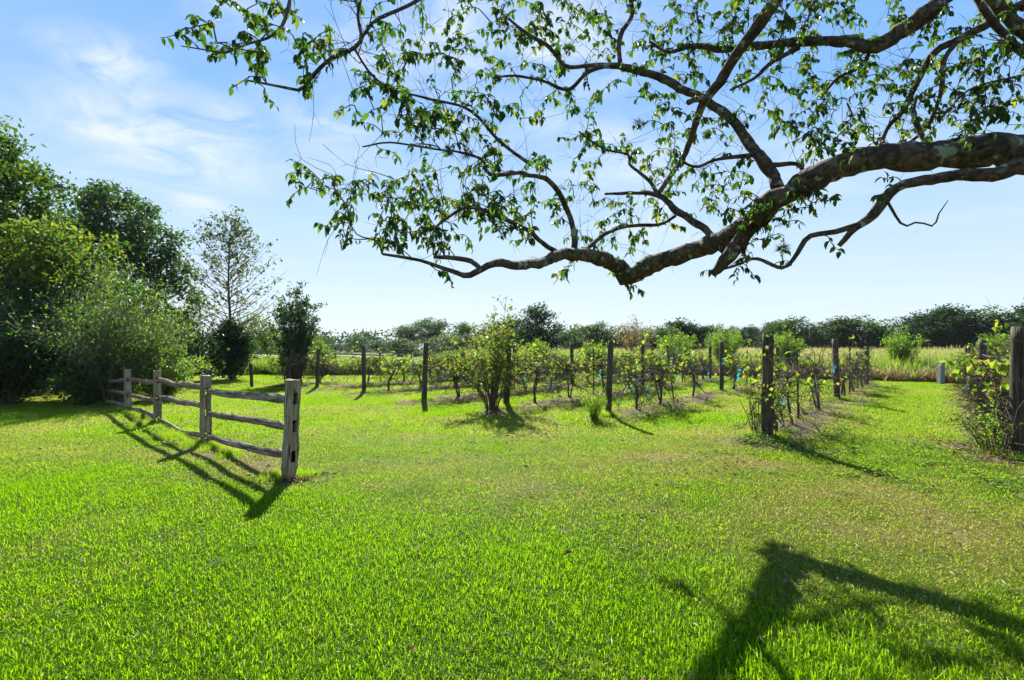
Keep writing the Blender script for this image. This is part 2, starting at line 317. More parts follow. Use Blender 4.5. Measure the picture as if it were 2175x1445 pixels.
M_pale = plain_mat('pale_post', (.19, .185, .16), .85)
M_white = plain_mat('white_plastic', (.75, .75, .73), .4)
M_moss = leaf_mat('ball_moss', [(.025, .035, .03), (.05, .065, .055)], [(.03, .05, .03), (.05, .07, .04)], .3, .2)

def ground_mat():
    m = new_mat('ground'); nt = m.node_tree; N = nt.nodes.new; L = nt.links.new
    geo = N('ShaderNodeNewGeometry'); so = N('ShaderNodeAttribute'); so.attribute_name = 'soil'; dr = N('ShaderNodeAttribute'); dr.attribute_name = 'dry'
    n1 = N('ShaderNodeTexNoise'); L(geo.outputs['Position'], n1.inputs['Vector']); n1.inputs['Scale'].default_value = 45; n1.inputs['Detail'].default_value = 6; n1.inputs['Roughness'].default_value = .7
    n2 = N('ShaderNodeTexNoise'); L(geo.outputs['Position'], n2.inputs['Vector']); n2.inputs['Scale'].default_value = .35; n2.inputs['Detail'].default_value = 6
    thatch = ramp(nt, n1.outputs['Fac'], [(.3, (.025, .045, .005)), (.55, (.07, .105, .009)), (.75, (.14, .15, .025))])
    dryc = ramp(nt, n1.outputs['Fac'], [(.3, (.10, .068, .036)), (.55, (.24, .165, .095)), (.75, (.38, .28, .175))])
    soil = ramp(nt, n1.outputs['Fac'], [(.3, (.05, .034, .022)), (.55, (.14, .095, .065)), (.75, (.30, .22, .155))])
    mx = N('ShaderNodeMixRGB'); L(dr.outputs['Fac'], mx.inputs[0]); L(thatch, mx.inputs[1]); L(dryc, mx.inputs[2])
    mx2 = N('ShaderNodeMixRGB'); L(so.outputs['Fac'], mx2.inputs[0]); L(mx.outputs[0], mx2.inputs[1]); L(soil, mx2.inputs[2])
    pb = N('ShaderNodeBsdfPrincipled'); L(mx2.outputs[0], pb.inputs['Base Color']); pb.inputs['Roughness'].default_value = .95; pb.inputs['Specular IOR Level'].default_value = .1
    bp = N('ShaderNodeBump'); L(n1.outputs['Fac'], bp.inputs['Height']); bp.inputs['Strength'].default_value = .9; bp.inputs['Distance'].default_value = .03; L(bp.outputs[0], pb.inputs['Normal'])
    o = N('ShaderNodeOutputMaterial'); L(pb.outputs[0], o.inputs[0]); return m
M_ground = ground_mat()
def pasture_mat():
    m = new_mat('pasture'); nt = m.node_tree; N = nt.nodes.new; L = nt.links.new
    geo = N('ShaderNodeNewGeometry')
    n1 = N('ShaderNodeTexNoise'); L(geo.outputs['Position'], n1.inputs['Vector']); n1.inputs['Scale'].default_value = 1.5; n1.inputs['Detail'].default_value = 8; n1.inputs['Roughness'].default_value = .7
    c = ramp(nt, n1.outputs['Fac'], [(.3, (.10, .16, .03)), (.55, (.16, .24, .04)), (.75, (.24, .28, .07))])
    pb = N('ShaderNodeBsdfPrincipled'); L(c, pb.inputs['Base Color']); pb.inputs['Roughness'].default_value = .9; pb.inputs['Specular IOR Level'].default_value = .1
    bp = N('ShaderNodeBump'); L(n1.outputs['Fac'], bp.inputs['Height']); bp.inputs['Strength'].default_value = .6; bp.inputs['Distance'].default_value = .3; L(bp.outputs[0], pb.inputs['Normal'])
    o = N('ShaderNodeOutputMaterial'); L(pb.outputs[0], o.inputs[0]); return m
M_pasture = pasture_mat()

# ------------------------------------------------------------------ layout shared by ground, grass and vines
U = np.array([.64, .77]); U = U / np.linalg.norm(U); W = np.array([U[1], -U[0]])
HEADS = [(6.90, 6.95), (4.19, 8.40), (2.10, 11.15), (-.14, 12.7), (-2.48, 14.4), (-4.87, 16.85), (-7.2, 18.9), (-8.75, 20.0)]
ROWLEN = [17.0, 16.2, 15.6, 15.6, 15.4, 13, 12, 2.2]
EDGE = 29.0                                       # distance along U where mown grass ends and the meadow begins
FP = np.array([(-2.60, 5.97), (-4.87, 8.14), (-7.2, 10.4), (-9.45, 12.6), (-11.8, 14.6)])   # split-rail fence posts, near to far

def row_dist(x, y):
    d = np.full(np.shape(x), 9.0)
    for (hx, hy), ln in zip(HEADS, ROWLEN):
        rx, ry = x - hx, y - hy; t = np.clip(rx * U[0] + ry * U[1], -.25, ln)
        d = np.minimum(d, np.hypot(rx - t * U[0], ry - t * U[1]))
    return d
def soil_f(x, y):
    d = row_dist(x, y); n = vnoise(x * 1.7, y * 1.7, 3) * .6 + vnoise(x * 5, y * 5, 4) * .4
    s = np.clip(1.2 - d / (.34 + .6 * n), 0, 1)
    r0 = np.hypot(x - HEADS[0][0] - .3, y - HEADS[0][1] - .6)                       # the wide bare strip under the dense vines at the right
    s = np.maximum(s, np.clip(1.25 - r0 / (1.0 + .5 * n), 0, 1))
    for px, py, r in [(FP[0][0], FP[0][1] - .05, .32), (FP[0][0] - .75, FP[0][1] + .55, .26), (FP[1][0], FP[1][1], .25), (-10.6, 13.2, .9), (4.2, 8.2, .55), (2.2, 11.0, .5)]:
        s = np.maximum(s, np.clip(1.3 - np.hypot(x - px, y - py) / (r * (.6 + .8 * n)), 0, 1) * .9)
    A, B = FP[0], FP[-1]; t = np.clip(((x - A[0]) * (B - A)[0] + (y - A[1]) * (B - A)[1]) / ((B - A) @ (B - A)), 0, 1)
    df = np.hypot(x - A[0] - t * (B - A)[0], y - A[1] - t * (B - A)[1]); s = np.maximum(s, np.clip(1.25 - df / (.16 + .3 * n), 0, 1) * .8 * (t < .27))
    e = x * U[0] + y * U[1]
    s = np.maximum(s, np.clip((e - EDGE + .6) / .8, 0, 1) * np.clip((EDGE + 6 - e) / 3, 0, 1) * np.clip((x + 14) / 6, 0, 1))
    return s
def dry_f(x, y):
    n = vnoise(x * .55 + 7, y * .55, 11) * .55 + vnoise(x * 1.6, y * 1.6, 12) * .3 + vnoise(x * 4, y * 4, 13) * .15
    n2 = vnoise(x * 2.3 + 3, y * 2.3, 14) * .6 + vnoise(x * 6.5, y * 6.5, 15) * .4; base = .46 + 1.0 * (n - .5) + .55 * (n2 - .5)
    lush = np.clip((-.55 * x - (y - 5.2)) / 3.0 + .2, 0, 1) * np.clip((6.8 - y) / 2.0 + .2, 0, 1)   # lush lawn near and to the left
    base = base - .46 * lush
    base = base + .20 * np.clip(1 - np.hypot((x - 1.6) / 2.6, (y - 6.9) / 1.3), 0, 1) + .9 * np.clip(1 - np.hypot((x - 3.3) / 1.0, (y - 6.9) / .6), 0, 1) + .6 * np.clip(1 - np.hypot((x - 2.3) / .9, (y - 7.5) / .45), 0, 1) + .6 * np.clip(1 - np.hypot((x + 1.4) / .5, (y - 5.7) / .3), 0, 1) + .15 * np.clip(1 - np.hypot((x - 4.4) / 1.1, (y - 5.5) / .5), 0, 1)
    base = base + .14 * np.clip((x + .5) / 4, 0, 1) * np.clip((6.5 - y) / 3, 0, 1) * np.clip((y - 2.2) / 1.6, 0, 1)
    base = base + .05 * np.clip(1 - np.abs(y - 9.2) / 2.2, 0, 1) * np.clip(1 - np.abs(x + 1.5) / 5, 0, 1)
    base = base - .08 * np.clip((y - 7) / 3, 0, 1) + .25 * np.clip(1 - np.hypot((x + 9) / 4, (y - 23.5) / 3), 0, 1)
    # straw along the split-rail fence
    A, B = FP[0], FP[-1]; t = np.clip(((x - A[0]) * (B - A)[0] + (y - A[1]) * (B - A)[1]) / ((B - A) @ (B - A)), 0, 1)
    df = np.hypot(x - A[0] - t * (B - A)[0], y - A[1] - t * (B - A)[1])
    base = base + .75 * np.clip(1.2 - df / .34, 0, 1) * (t < .40)
    return np.clip(base, 0.0, 1)
def gz(x, y):
    x = np.asarray(x, float); y = np.asarray(y, float)
    z = .05 * (vnoise(x * .35, y * .35, 1) - .5) + .025 * (vnoise(x * 1.1, y * 1.1, 2) - .5)
    z = z + .09 * np.exp(-(row_dist(x, y) / .55) ** 2)
    f = np.clip((45 - np.hypot(x, y)) / 10, 0, 1)
    return z * f
def g(x, y): return float(gz(np.array([x]), np.array([y]))[0])

# ------------------------------------------------------------------ ground
def build_ground():
    def axis(lo, hi, fine_lo, fine_hi, fine, far):
        a = list(np.arange(fine_lo, fine_hi + 1e-6, fine)); s = fine; x = fine_hi
        while x < hi: s *= 1.22; x += s; a.append(min(x, hi))
        s = fine; x = fine_lo; pre = []
        while x > lo: s *= 1.22; x -= s; pre.append(max(x, lo))
        return np.array(pre[::-1] + a)
    xs = axis(-330, 330, -16, 24, .14, 1); ys = axis(-60, 330, 1.0, 29, .14, 1)
    X, Y = np.meshgrid(xs, ys, indexing='xy'); nx, ny = len(xs), len(ys)
    Z = gz(X, Y); mb = MB()
    i, j = np.meshgrid(np.arange(ny - 1), np.arange(nx - 1), indexing='ij'); b = (i * nx + j).ravel()
    mb.add(np.stack([X, Y, Z], -1).reshape(-1, 3), np.stack([b, b + 1, b + nx + 1, b + nx], 1))
    me = mb.mesh('lawn_ground', M_ground, True)
    for nm, f in (('soil', soil_f), ('dry', dry_f)):
        at = me.attributes.new(nm, 'FLOAT', 'POINT'); at.data.foreach_set('value', np.clip(f(X, Y), 0, 1).ravel().astype(np.float32))
    o = link('ground', me); tag(o, 'mown lawn soil and thatch under the grass', None, None, 'structure')
    # bright pasture beyond the wire fence, 4 mm above
    mb = MB(); n = 60
    xs = np.linspace(-170, -6, n); ys = np.linspace(30.5, 150, n); X, Y = np.meshgrid(xs, ys)
    keep_x = np.minimum(X, (40.0 - .77 * Y) / .64 + 26)
    mb.add(np.stack([keep_x, Y, np.full_like(X, .012)], -1).reshape(-1, 3), [(a * n + b_, a * n + b_ + 1, (a + 1) * n + b_ + 1, (a + 1) * n + b_) for a in range(n - 1) for b_ in range(n - 1)])
    tag(mb.obj('pasture', M_pasture), 'sunlit green pasture beyond the wire fence', None, None, 'structure')
build_ground()

def scatter(name, pts, rot, scl, idx, dry, protos, label):
    me = bpy.data.meshes.new(name); n = len(pts)
    me.vertices.add(n); me.vertices.foreach_set('co', np.asarray(pts, np.float32).ravel())
    def A(nm, ty, arr, key='value'):
        a = me.attributes.new(nm, ty, 'POINT'); a.data.foreach_set(key, arr)
    A('rot', 'FLOAT_VECTOR', np.asarray(rot, np.float32).ravel(), 'vector'); A('scl', 'FLOAT_VECTOR', np.asarray(scl, np.float32).ravel(), 'vector')
    A('idx', 'INT', np.asarray(idx, np.int32)); A('dry', 'FLOAT', np.asarray(dry, np.float32))
    o = link(name, me); tag(o, label, None, None, 'stuff')
    ng = bpy.data.node_groups.new(name, 'GeometryNodeTree')
    ng.interface.new_socket('Geometry', in_out='INPUT', socket_type='NodeSocketGeometry'); ng.interface.new_socket('Geometry', in_out='OUTPUT', socket_type='NodeSocketGeometry')
    N = ng.nodes.new; L = ng.links.new
    gi = N('NodeGroupInput'); go = N('NodeGroupOutput'); iop = N('GeometryNodeInstanceOnPoints'); jg = N('GeometryNodeJoinGeometry')
    for p in reversed(protos):
        po = bpy.data.objects.new(name + '_tuft', p)          # only read by the nodes, not placed in the scene
        oi = N('GeometryNodeObjectInfo'); oi.inputs['Object'].default_value = po; oi.inputs['As Instance'].default_value = False
        g2 = N('GeometryNodeGeometryToInstance'); L(oi.outputs['Geometry'], g2.inputs[0]); L(g2.outputs[0], jg.inputs[0])
    def attr(nm, dt):
        a = N('GeometryNodeInputNamedAttribute'); a.data_type = dt; a.inputs['Name'].default_value = nm
        return next(s for s in a.outputs if s.enabled and s.name == 'Attribute')
    L(gi.outputs[0], iop.inputs['Points']); L(jg.outputs[0], iop.inputs['Instance']); iop.inputs['Pick Instance'].default_value = True
    L(attr('idx', 'INT'), iop.inputs['Instance Index'])
    e2r = N('FunctionNodeEulerToRotation'); L(attr('rot', 'FLOAT_VECTOR'), e2r.inputs[0]); L(e2r.outputs[0], iop.inputs['Rotation'])
    L(attr('scl', 'FLOAT_VECTOR'), iop.inputs['Scale']); L(iop.outputs[0], go.inputs[0])
    md = o.modifiers.new('scatter', 'NODES'); md.node_group = ng
    return o

def blade_patch(name, n, rad, h, w, rng, mat, lean=.7, curl=.5, segs=2, gauss=True, head=0.0, a_by_height=False):
    mb = MB()
    if gauss: xy = rng.normal(0, rad * .5, (n, 2))
    else:
        r = rad * np.sqrt(rng.random(n)); t = rng.random(n) * 6.283; xy = np.stack([r * np.cos(t), r * np.sin(t)], 1)
    az = rng.random(n) * 6.283; ln = h * (.55 + .75 * rng.random(n)); wd = w * (.7 + .6 * rng.random(n)); le = lean * rng.random(n) ** .8
    dx, dy = np.cos(az), np.sin(az); tw = az + np.pi / 2 + rng.normal(0, .5, n)
    sx, sy = np.cos(tw), np.sin(tw); base = np.stack([xy[:, 0], xy[:, 1], np.zeros(n) - .004], 1)
    rows = []; pos = base.copy(); ang = le.copy()
    for k in range(segs + 1):
        ww = wd * (1 - .25 * (k / segs) ** 2) * (.5 if k == 0 else .5)
        s = np.stack([sx * ww, sy * ww, np.zeros(n)], 1)
        if k == segs: rows.append(pos.copy())
        else: rows += [pos - s, pos + s]
        step = ln / segs
        pos = pos + np.stack([dx * np.sin(ang), dy * np.sin(ang), np.cos(ang)], 1) * step[:, None]; ang = ang + curl * rng.random(n)
    v = np.stack(rows, 1); m = v.shape[1]; b = np.arange(n)[:, None] * m
    q = np.vstack([b + [2 * k, 2 * k + 1, 2 * k + 3, 2 * k + 2] for k in range(segs - 1)]) if segs > 1 else None
    t = b + [2 * (segs - 1), 2 * (segs - 1) + 1, m - 1]
    a = rng.random(n)
    mb.add(v.reshape(-1, 3), q, t, np.repeat(a, m))
    return mb.mesh(name, mat)

def in_view(x, y, mx=2.5): return (np.abs(x) < y * 1.08 + mx)

def build_lawn():
    rng = np.random.default_rng(5)
    near = [blade_patch('lawn_tuft', 1050, .34, .046, .0043, rng, M_blade, 1.2, .8, 3) for _ in range(4)]
    far = [blade_patch('lawn_tuft', 420, .36, .050, .0075, rng, M_blade, 1.0, .6, 2) for _ in range(3)]
    def grid(x0, x1, y0, y1, s):
        X, Y = np.meshgrid(np.arange(x0, x1, s), np.arange(y0, y1, s)); X = X.ravel() + rng.uniform(-.5, .5, X.size) * s; Y = Y.ravel() + rng.uniform(-.5, .5, Y.size) * s
        return X, Y
    X1, Y1 = grid(-12, 12, 1.0, 9.0, .235); m = in_view(X1, Y1, 1.6); X1, Y1 = X1[m], Y1[m]
    X2, Y2 = grid(-30, 36, 9.0, 31, .30); m = in_view(X2, Y2, 1.5) & (X2 * U[0] + Y2 * U[1] < EDGE - .2); X2, Y2 = X2[m], Y2[m]
    X = np.concatenate([X1, X2]); Y = np.concatenate([Y1, Y2]); idx = np.concatenate([rng.integers(0, 4, len(X1)), rng.integers(4, 7, len(X2))])
    s = soil_f(X, Y); gap = np.clip(vnoise(X * 3.1, Y * 3.1, 41) * .6 + vnoise(X * 8, Y * 8, 42) * .4 - .60, 0, 1) * 2.2 * (dry_f(X, Y) > .15); gap = np.maximum(gap, np.clip((dry_f(X, Y) - .66) / .3, 0, 1) * .66); keep = rng.random(len(X)) > np.maximum(s * .92, gap)
    X, Y, idx, s = X[keep], Y[keep], idx[keep], s[keep]; d = np.clip(dry_f(X, Y) + .35 * s, 0, 1); n = len(X)
    sc = (.82 + .35 * rng.random(n)) * (1 - .55 * d); lush = np.clip(.3 - d, 0, .3) / .3
    S = np.stack([np.ones(n), np.ones(n), sc * (1 + .35 * lush)], 1)
    tuft = rng.random(n) < .02; S[tuft] *= 1.25; S[:, 2] *= .72 + .6 * vnoise(X * 2.7, Y * 2.7, 43)
    px_, py_ = [], []
    for (qx, qy) in [*map(tuple, FP), *HEADS, *[(hx + 7.6 * U[0], hy + 7.6 * U[1]) for hx, hy in HEADS[:5]]]:
        for _ in range(7):
            a = rng.random() * 6.283; rr = rng.uniform(.10, .26); px_.append(qx + rr * math.cos(a)); py_.append(qy + rr * math.sin(a))
    for _ in range(70):
        t = rng.random(); q = FP[0] + (FP[-1] - FP[0]) * t + rng.normal(0, .07, 2)
        if t > .12: px_.append(q[0]); py_.append(q[1])
    k = len(px_); X = np.concatenate([X, px_]); Y = np.concatenate([Y, py_]); idx = np.concatenate([idx, rng.integers(0, 4, k)]); d = np.concatenate([d, rng.uniform(.05, .6, k)])
    S = np.vstack([S, np.stack([np.full(k, .5), np.full(k, .5), rng.uniform(1.6, 3.0, k)], 1)]); n += k
    rot = np.stack([np.zeros(n), np.zeros(n), rng.random(n) * 6.283], 1)
    scatter('lawn_grass', np.stack([X, Y, gz(X, Y)], 1), rot, S, idx, d, near + far, 'short green and straw coloured lawn grass')
build_lawn()

def build_weeds():
    rng = np.random.default_rng(8); protos = []
    for k in range(4):
        mb = MB(); n = 70
        xy = rng.normal(0, .11, (n, 2)); z = np.abs(rng.normal(.05, .03, n)); az = rng.random(n) * 6.283
        ax = np.stack([np.cos(az), np.sin(az), rng.normal(.15, .35, n)], 1)
        leaves(mb, np.stack([xy[:, 0], xy[:, 1], z], 1), ax, np.array([0, 0, 1.]) + rng.normal(0, .25, (n, 3)), rng.uniform(.03, .065, n), rng.uniform(.022, .045, n), rng)
        protos.append(mb.mesh('weed_rosette', M_leaf_weed))
    pts = []
    for (hx, hy), ln in zip(HEADS, ROWLEN):
        k = int(ln * 6); t = rng.uniform(-.6, ln, k); off = rng.normal(0, .7, k)
        pts.append(np.stack([hx + t * U[0] + off * W[0], hy + t * U[1] + off * W[1]], 1))
    pts.append(np.stack([rng.normal(5.6, 1.1, 45), rng.normal(7.6, 1.1, 45)], 1)); pts.append(np.stack([rng.normal(5.9, .8, 40), rng.normal(5.9, .5, 40)], 1))
    pts.append(np.stack([rng.normal(4.0, .25, 16), rng.normal(8.1, .2, 16)], 1))
    t = rng.random(34) * .55 + .25; fp = FP[0] + (FP[-1] - FP[0]) * t[:, None]; pts.append(fp + rng.normal(0, .16, (34, 2)) + [-.05, -.1])
    pts.append(np.stack([rng.uniform(-7, 7, 150), rng.uniform(3.2, 10, 150)], 1))
    p = np.vstack(pts); n = len(p); rot = np.stack([rng.normal(0, .1, n), rng.normal(0, .1, n), rng.random(n) * 6.28], 1)
    s = rng.uniform(.45, 1.0, n)[:, None] * np.array([1, 1, .8]); s[-150:] *= [.6, .6, .55]
    scatter('ground_cover_weeds', np.stack([p[:, 0], p[:, 1], gz(p[:, 0], p[:, 1])], 1), rot, s, rng.integers(0, 4, n), np.zeros(n), protos, 'low broad-leaved weeds along the vine rows')
    # fallen leaves and twigs on the mulch
    mb = MB(); n = 5200; row = rng.integers(0, 8, n); hx = np.array([h[0] for h in HEADS])[row]; hy = np.array([h[1] for h in HEADS])[row]; ln = np.array(ROWLEN)[row]
    t = rng.uniform(-.4, 1, n) * ln * rng.random(n) ** .5; off = rng.normal(0, .33, n); x = hx + t * U[0] + off * W[0]; y = hy + t * U[1] + off * W[1]
    x[:900] = rng.normal(HEADS[0][0] + .2, .7, 900); y[:900] = rng.normal(HEADS[0][1] + .4, .6, 900); x[900:1150] = rng.normal(FP[0][0] + .02, .2, 250); y[900:1150] = rng.normal(FP[0][1] - .02, .17, 250)
    x[1150:1310] = rng.uniform(-7, 7, 160); y[1150:1310] = 2.3 + 9 * rng.random(160) ** 1.3; zl = rng.uniform(.008, .03, n); zl[1150:1310] += .03
    az = rng.random(n) * 6.283
    leaves(mb, np.stack([x, y, gz(x, y) + zl], 1), np.stack([np.cos(az), np.sin(az), rng.normal(0, .2, n)], 1), np.array([0, 0, 1.]) + rng.normal(0, .3, (n, 3)), rng.uniform(.04, .09, n), rng.uniform(.02, .05, n), rng, .3)
    m = leaf_mat('leaf_litter', [(.07, .042, .025), (.13, .085, .05), (.21, .15, .09)], [(.12, .07, .03), (.2, .12, .06), (.26, .18, .09)], .2, .1, .7)
    tag(mb.obj('leaf_litter', m), 'dry brown fallen leaves under the vines', None, None, 'stuff')
build_weeds()

def build_clippings():
    rng = np.random.default_rng(88); n = 16000; y = 2.2 + 10 * rng.random(n) ** 1.4; x = rng.uniform(-1.1, 1.1, n) * (y + .6); k = rng.random(n) < .06 + .9 * dry_f(x, y) ** 1.5; x, y = x[k], y[k]; n = len(x); mb = MB(); az = rng.random(n) * 6.283
    leaves(mb, np.stack([x, y, gz(x, y) + rng.uniform(.012, .034, n)], 1), np.stack([np.cos(az), np.sin(az), rng.normal(0, .25, n)], 1), np.array([0, 0, 1.]) + rng.normal(0, .4, (n, 3)), rng.uniform(.03, .075, n), rng.uniform(.004, .010, n), rng, .15)
    m = leaf_mat('clippings', [(.20, .15, .09), (.33, .27, .16), (.46, .41, .28)], [(.2, .15, .07), (.3, .24, .12), (.4, .34, .2)], .25, .2, .5)
    tag(mb.obj('grass_clippings', m), 'pale dry clippings lying in the mown lawn', None, None, 'stuff')
build_clippings()

def build_meadow():
    rng = np.random.default_rng(21)
    gr = [blade_patch('meadow_tuft', 150, .75, 1.15, .022, rng, M_tall, .35, .3, 3, False) for _ in range(4)]
    th = [blade_patch('thatch_tuft', 190, .6, .62, .02, rng, M_thatch, 1.1, .7, 3, False) for _ in range(2)]
    hd = []
    for k in range(2):                                        # seed heads: stems with a feathery top
        mb = MB(); n = 46; x, y = rng.uniform(-.8, .8, (2, n)); h = rng.uniform(1.0, 1.42, n); lx, ly = rng.normal(0, .14, (2, n))
        w = .008
        b = np.stack([x, y, np.zeros(n)], 1); t = np.stack([x + lx, y + ly, h], 1); s = np.stack([np.full(n, w), np.zeros(n), np.zeros(n)], 1)
        mb.add(np.stack([b - s, b + s, t], 1).reshape(-1, 3), None, np.arange(n * 3).reshape(-1, 3), .05)
        for q in range(5):
            leaves(mb, t - (t - b) * (.03 + .035 * q), unit(t - b) + rng.normal(0, .5, (n, 3)), rand_dirs(n, rng), .11, .02, rng, .1, np.full(n, .02))
        hd.append(mb.mesh('seed_head', M_tall))
    s = .62; A, B = np.meshgrid(np.arange(EDGE + .5, EDGE + 34, s), np.arange(-34, 44, s)); A = A.ravel() + rng.uniform(-.3, .3, A.size); B = B.ravel() + rng.uniform(-.3, .3, B.size)
    X = A * U[0] + B * W[0]; Y = A * U[1] + B * W[1]; m = in_view(X, Y, 4) & (X > -.62 * Y + 4); A, B, X, Y = A[m], B[m], X[m], Y[m]; n = len(X)
    ed = np.clip((A - EDGE) / 3, 0, 1); nn = vnoise(X * .2, Y * .2, 33)
    dry = np.clip(.02 + .32 * ed * nn + .12 * rng.random(n), 0, 1); idx = rng.integers(0, 4, n)
    hs = (rng.random(n) < .22) & (A > EDGE + 2.2); idx[hs] = rng.integers(4, 6, hs.sum()); dry[hs] = .8
    sz = .93 * (.5 + .5 * np.clip((A - EDGE) / 2.5, 0, 1)) * (.85 + .3 * rng.random(n)) * (.85 + .3 * nn)
    k = 760; A2 = EDGE + rng.normal(.35, .3, k); B2 = rng.uniform(-26, 36, k); X2 = A2 * U[0] + B2 * W[0]; Y2 = A2 * U[1] + B2 * W[1]
    X = np.concatenate([X, X2]); Y = np.concatenate([Y, Y2]); dry = np.concatenate([dry, rng.random(k)]); idx = np.concatenate([idx, rng.integers(6, 8, k)]); sz = np.concatenate([sz, rng.uniform(.7, 1.25, k)]); n = len(X)
    rot = np.stack([np.zeros(n), np.zeros(n), rng.random(n) * 6.28], 1)
    scatter('meadow_grass', np.stack([X, Y, np.zeros(n)], 1), rot, np.stack([np.ones(n), np.ones(n), sz], 1), idx, dry, gr + hd + th, 'tall uncut meadow grass with straw coloured seed heads')
    # rank green growth along the wire fence at the left
    k = 700; X = rng.uniform(-25, -7, k); Y = 30.3 + rng.normal(0, .8, k) + .02 * (X + 15) ** 2 * .1; rot = np.stack([np.zeros(k), np.zeros(k), rng.random(k) * 6.28], 1); sz = rng.uniform(.35, .85, k)
    scatter('fence_line_grass', np.stack([X, Y, np.zeros(k)], 1), rot, np.stack([np.ones(k), np.ones(k), sz], 1), rng.integers(0, 4, k), rng.random(k) * .15, gr, 'rank green weeds growing along the wire fence')
build_meadow()

# ------------------------------------------------------------------ split-rail fence
def build_fence():
    rng = np.random.default_rng(3)
    base = FP[0]; root = thing('split_rail_fence', (base[0], base[1], 0), 'weathered three-rail split-rail timber fence crossing the lawn', 'fence')
    tops = [1.155, 1.11, 1.09, 1.0, .93]; holes = [(.94, .62, .27), (.86, .52, .15), (.89, .53, .10), (.76, .38, .07), (.70, .38, .06)]
    ext = [R(8), R(6), R(-4), R(5), R(0)]
    for k in range(5):
        a, b = FP[max(k - 1, 0)], FP[min(k + 1, 4)]; dv = b - a; ang = math.atan2(dv[1], dv[0]) + ext[k]
        # local x runs along the fence, y across; mortises go through along x
        wx, wy = (.125, .135) if k == 0 else (.115, .135)
        hh = .068 if k == 0 else .055; hw = .027 if k == 0 else .036
        zs = [-.25]; solid = []
        for hz in sorted(holes[k]): zs += [hz - hh, hz + hh]
        zs.append(tops[k]); zz = []
        for i in range(len(zs) - 1):
            n = max(2, int((zs[i + 1] - zs[i]) / .07) + 1) if i % 2 == 0 else 2
            zz += [(z, i % 2 == 1) for z in np.linspace(zs[i], zs[i + 1], n)[:-1]]
        zz.append((zs[-1], False))
        ys = np.array([-wy / 2, -hw, hw, wy / 2]); mb = MB(); V = []; 
        tap = lambda z: 1 - .06 * z
        nb = [rng.normal(0, .0035, (4, 2)) for _ in zz]
        lean = (.045, .0) if k == 0 else (rng.normal(0, .01), rng.normal(0, .01))
        for lv, (z, _) in enumerate(zz):
            for side in (0, 1):
                for j in range(4):
                    sx = (-1 if side == 0 else 1) * wx / 2 * tap(z) + nb[lv][j][0]; bulge = .010 if 0 < j < 3 else 0
                    worn = 1.0
                    if k == 0 and z < .12 and z > -.1 and side == 0: worn = .8
                    V.append((sx * worn + (bulge if side else -bulge) + lean[1] * z, ys[j] * tap(z) * worn + nb[lv][j][1] + lean[0] * z * -1, z + (rng.normal(0, .006) if lv == len(zz) - 1 else 0)))
        q = []; idx = lambda lv, s, j: lv * 8 + s * 4 + j
        for lv in range(len(zz) - 1):
            hole = zz[lv][1]
            for j in range(3):
                if hole and j == 1: continue
                q.append((idx(lv, 0, j + 1), idx(lv, 0, j), idx(lv + 1, 0, j), idx(lv + 1, 0, j + 1)))
                q.append((idx(lv, 1, j), idx(lv, 1, j + 1), idx(lv + 1, 1, j + 1), idx(lv + 1, 1, j)))
            q.append((idx(lv, 0, 0), idx(lv, 1, 0), idx(lv + 1, 1, 0), idx(lv + 1, 0, 0)))
            q.append((idx(lv, 1, 3), idx(lv, 0, 3), idx(lv + 1, 0, 3), idx(lv + 1, 1, 3)))
            if hole:
                q.append((idx(lv, 0, 1), idx(lv, 1, 1), idx(lv + 1, 1, 1), idx(lv + 1, 0, 1))); q.append((idx(lv, 1, 2), idx(lv, 0, 2), idx(lv + 1, 0, 2), idx(lv + 1, 1, 2)))
                q.append((idx(lv, 0, 1), idx(lv, 0, 2), idx(lv, 1, 2), idx(lv, 1, 1))); q.append((idx(lv + 1, 0, 2), idx(lv + 1, 0, 1), idx(lv + 1, 1, 1), idx(lv + 1, 1, 2)))
        lv = len(zz) - 1; q += [(idx(lv, 0, j), idx(lv, 0, j + 1), idx(lv, 1, j + 1), idx(lv, 1, j)) for j in range(3)]
        mb.add(np.array(V), q); o = mb.obj('post', M_fencepost, root)
        o.location = (FP[k][0] - base[0], FP[k][1] - base[1], g(*FP[k])); o.rotation_euler = (0, 0, ang)
        if k == 0:                                # mortises of the end post: closed pockets with the shade painted near-black
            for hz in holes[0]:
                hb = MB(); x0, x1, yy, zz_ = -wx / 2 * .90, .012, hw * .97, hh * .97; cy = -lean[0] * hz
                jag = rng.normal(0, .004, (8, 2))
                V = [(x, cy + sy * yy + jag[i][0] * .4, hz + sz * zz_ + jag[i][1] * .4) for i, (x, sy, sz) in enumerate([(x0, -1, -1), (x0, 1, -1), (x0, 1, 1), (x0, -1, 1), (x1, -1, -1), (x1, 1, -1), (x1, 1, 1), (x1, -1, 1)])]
                hb.add(V, [(4, 5, 6, 7), (0, 1, 5, 4), (1, 2, 6, 5), (2, 3, 7, 6), (3, 0, 4, 7)]); hb.obj('mortise', M_hole_shade, o)
    # rails: (post, height at near post, height at far post, sag, brown, thickness)
    rails = [(0, .935, .862, -.008, 0, .052), (0, .612, .515, .004, 0, .049), (0, .275, .150, -.012, 0, .047),
             (1, .915, .905, -.02, 1, .050), (1, .605, .535, .03, 0, .047), (1, .145, .10, -.07, 0, .042),
             (2, .84, .775, -.012, 1, .046), (2, .49, .385, -.03, 2, .042), (2, .16, .07, .0, 0, .045),
             (3, .755, .70, -.06, 0, .046), (3, .425, .395, -.01, 0, .042), (3, .09, .07, .02, 0, .042)]
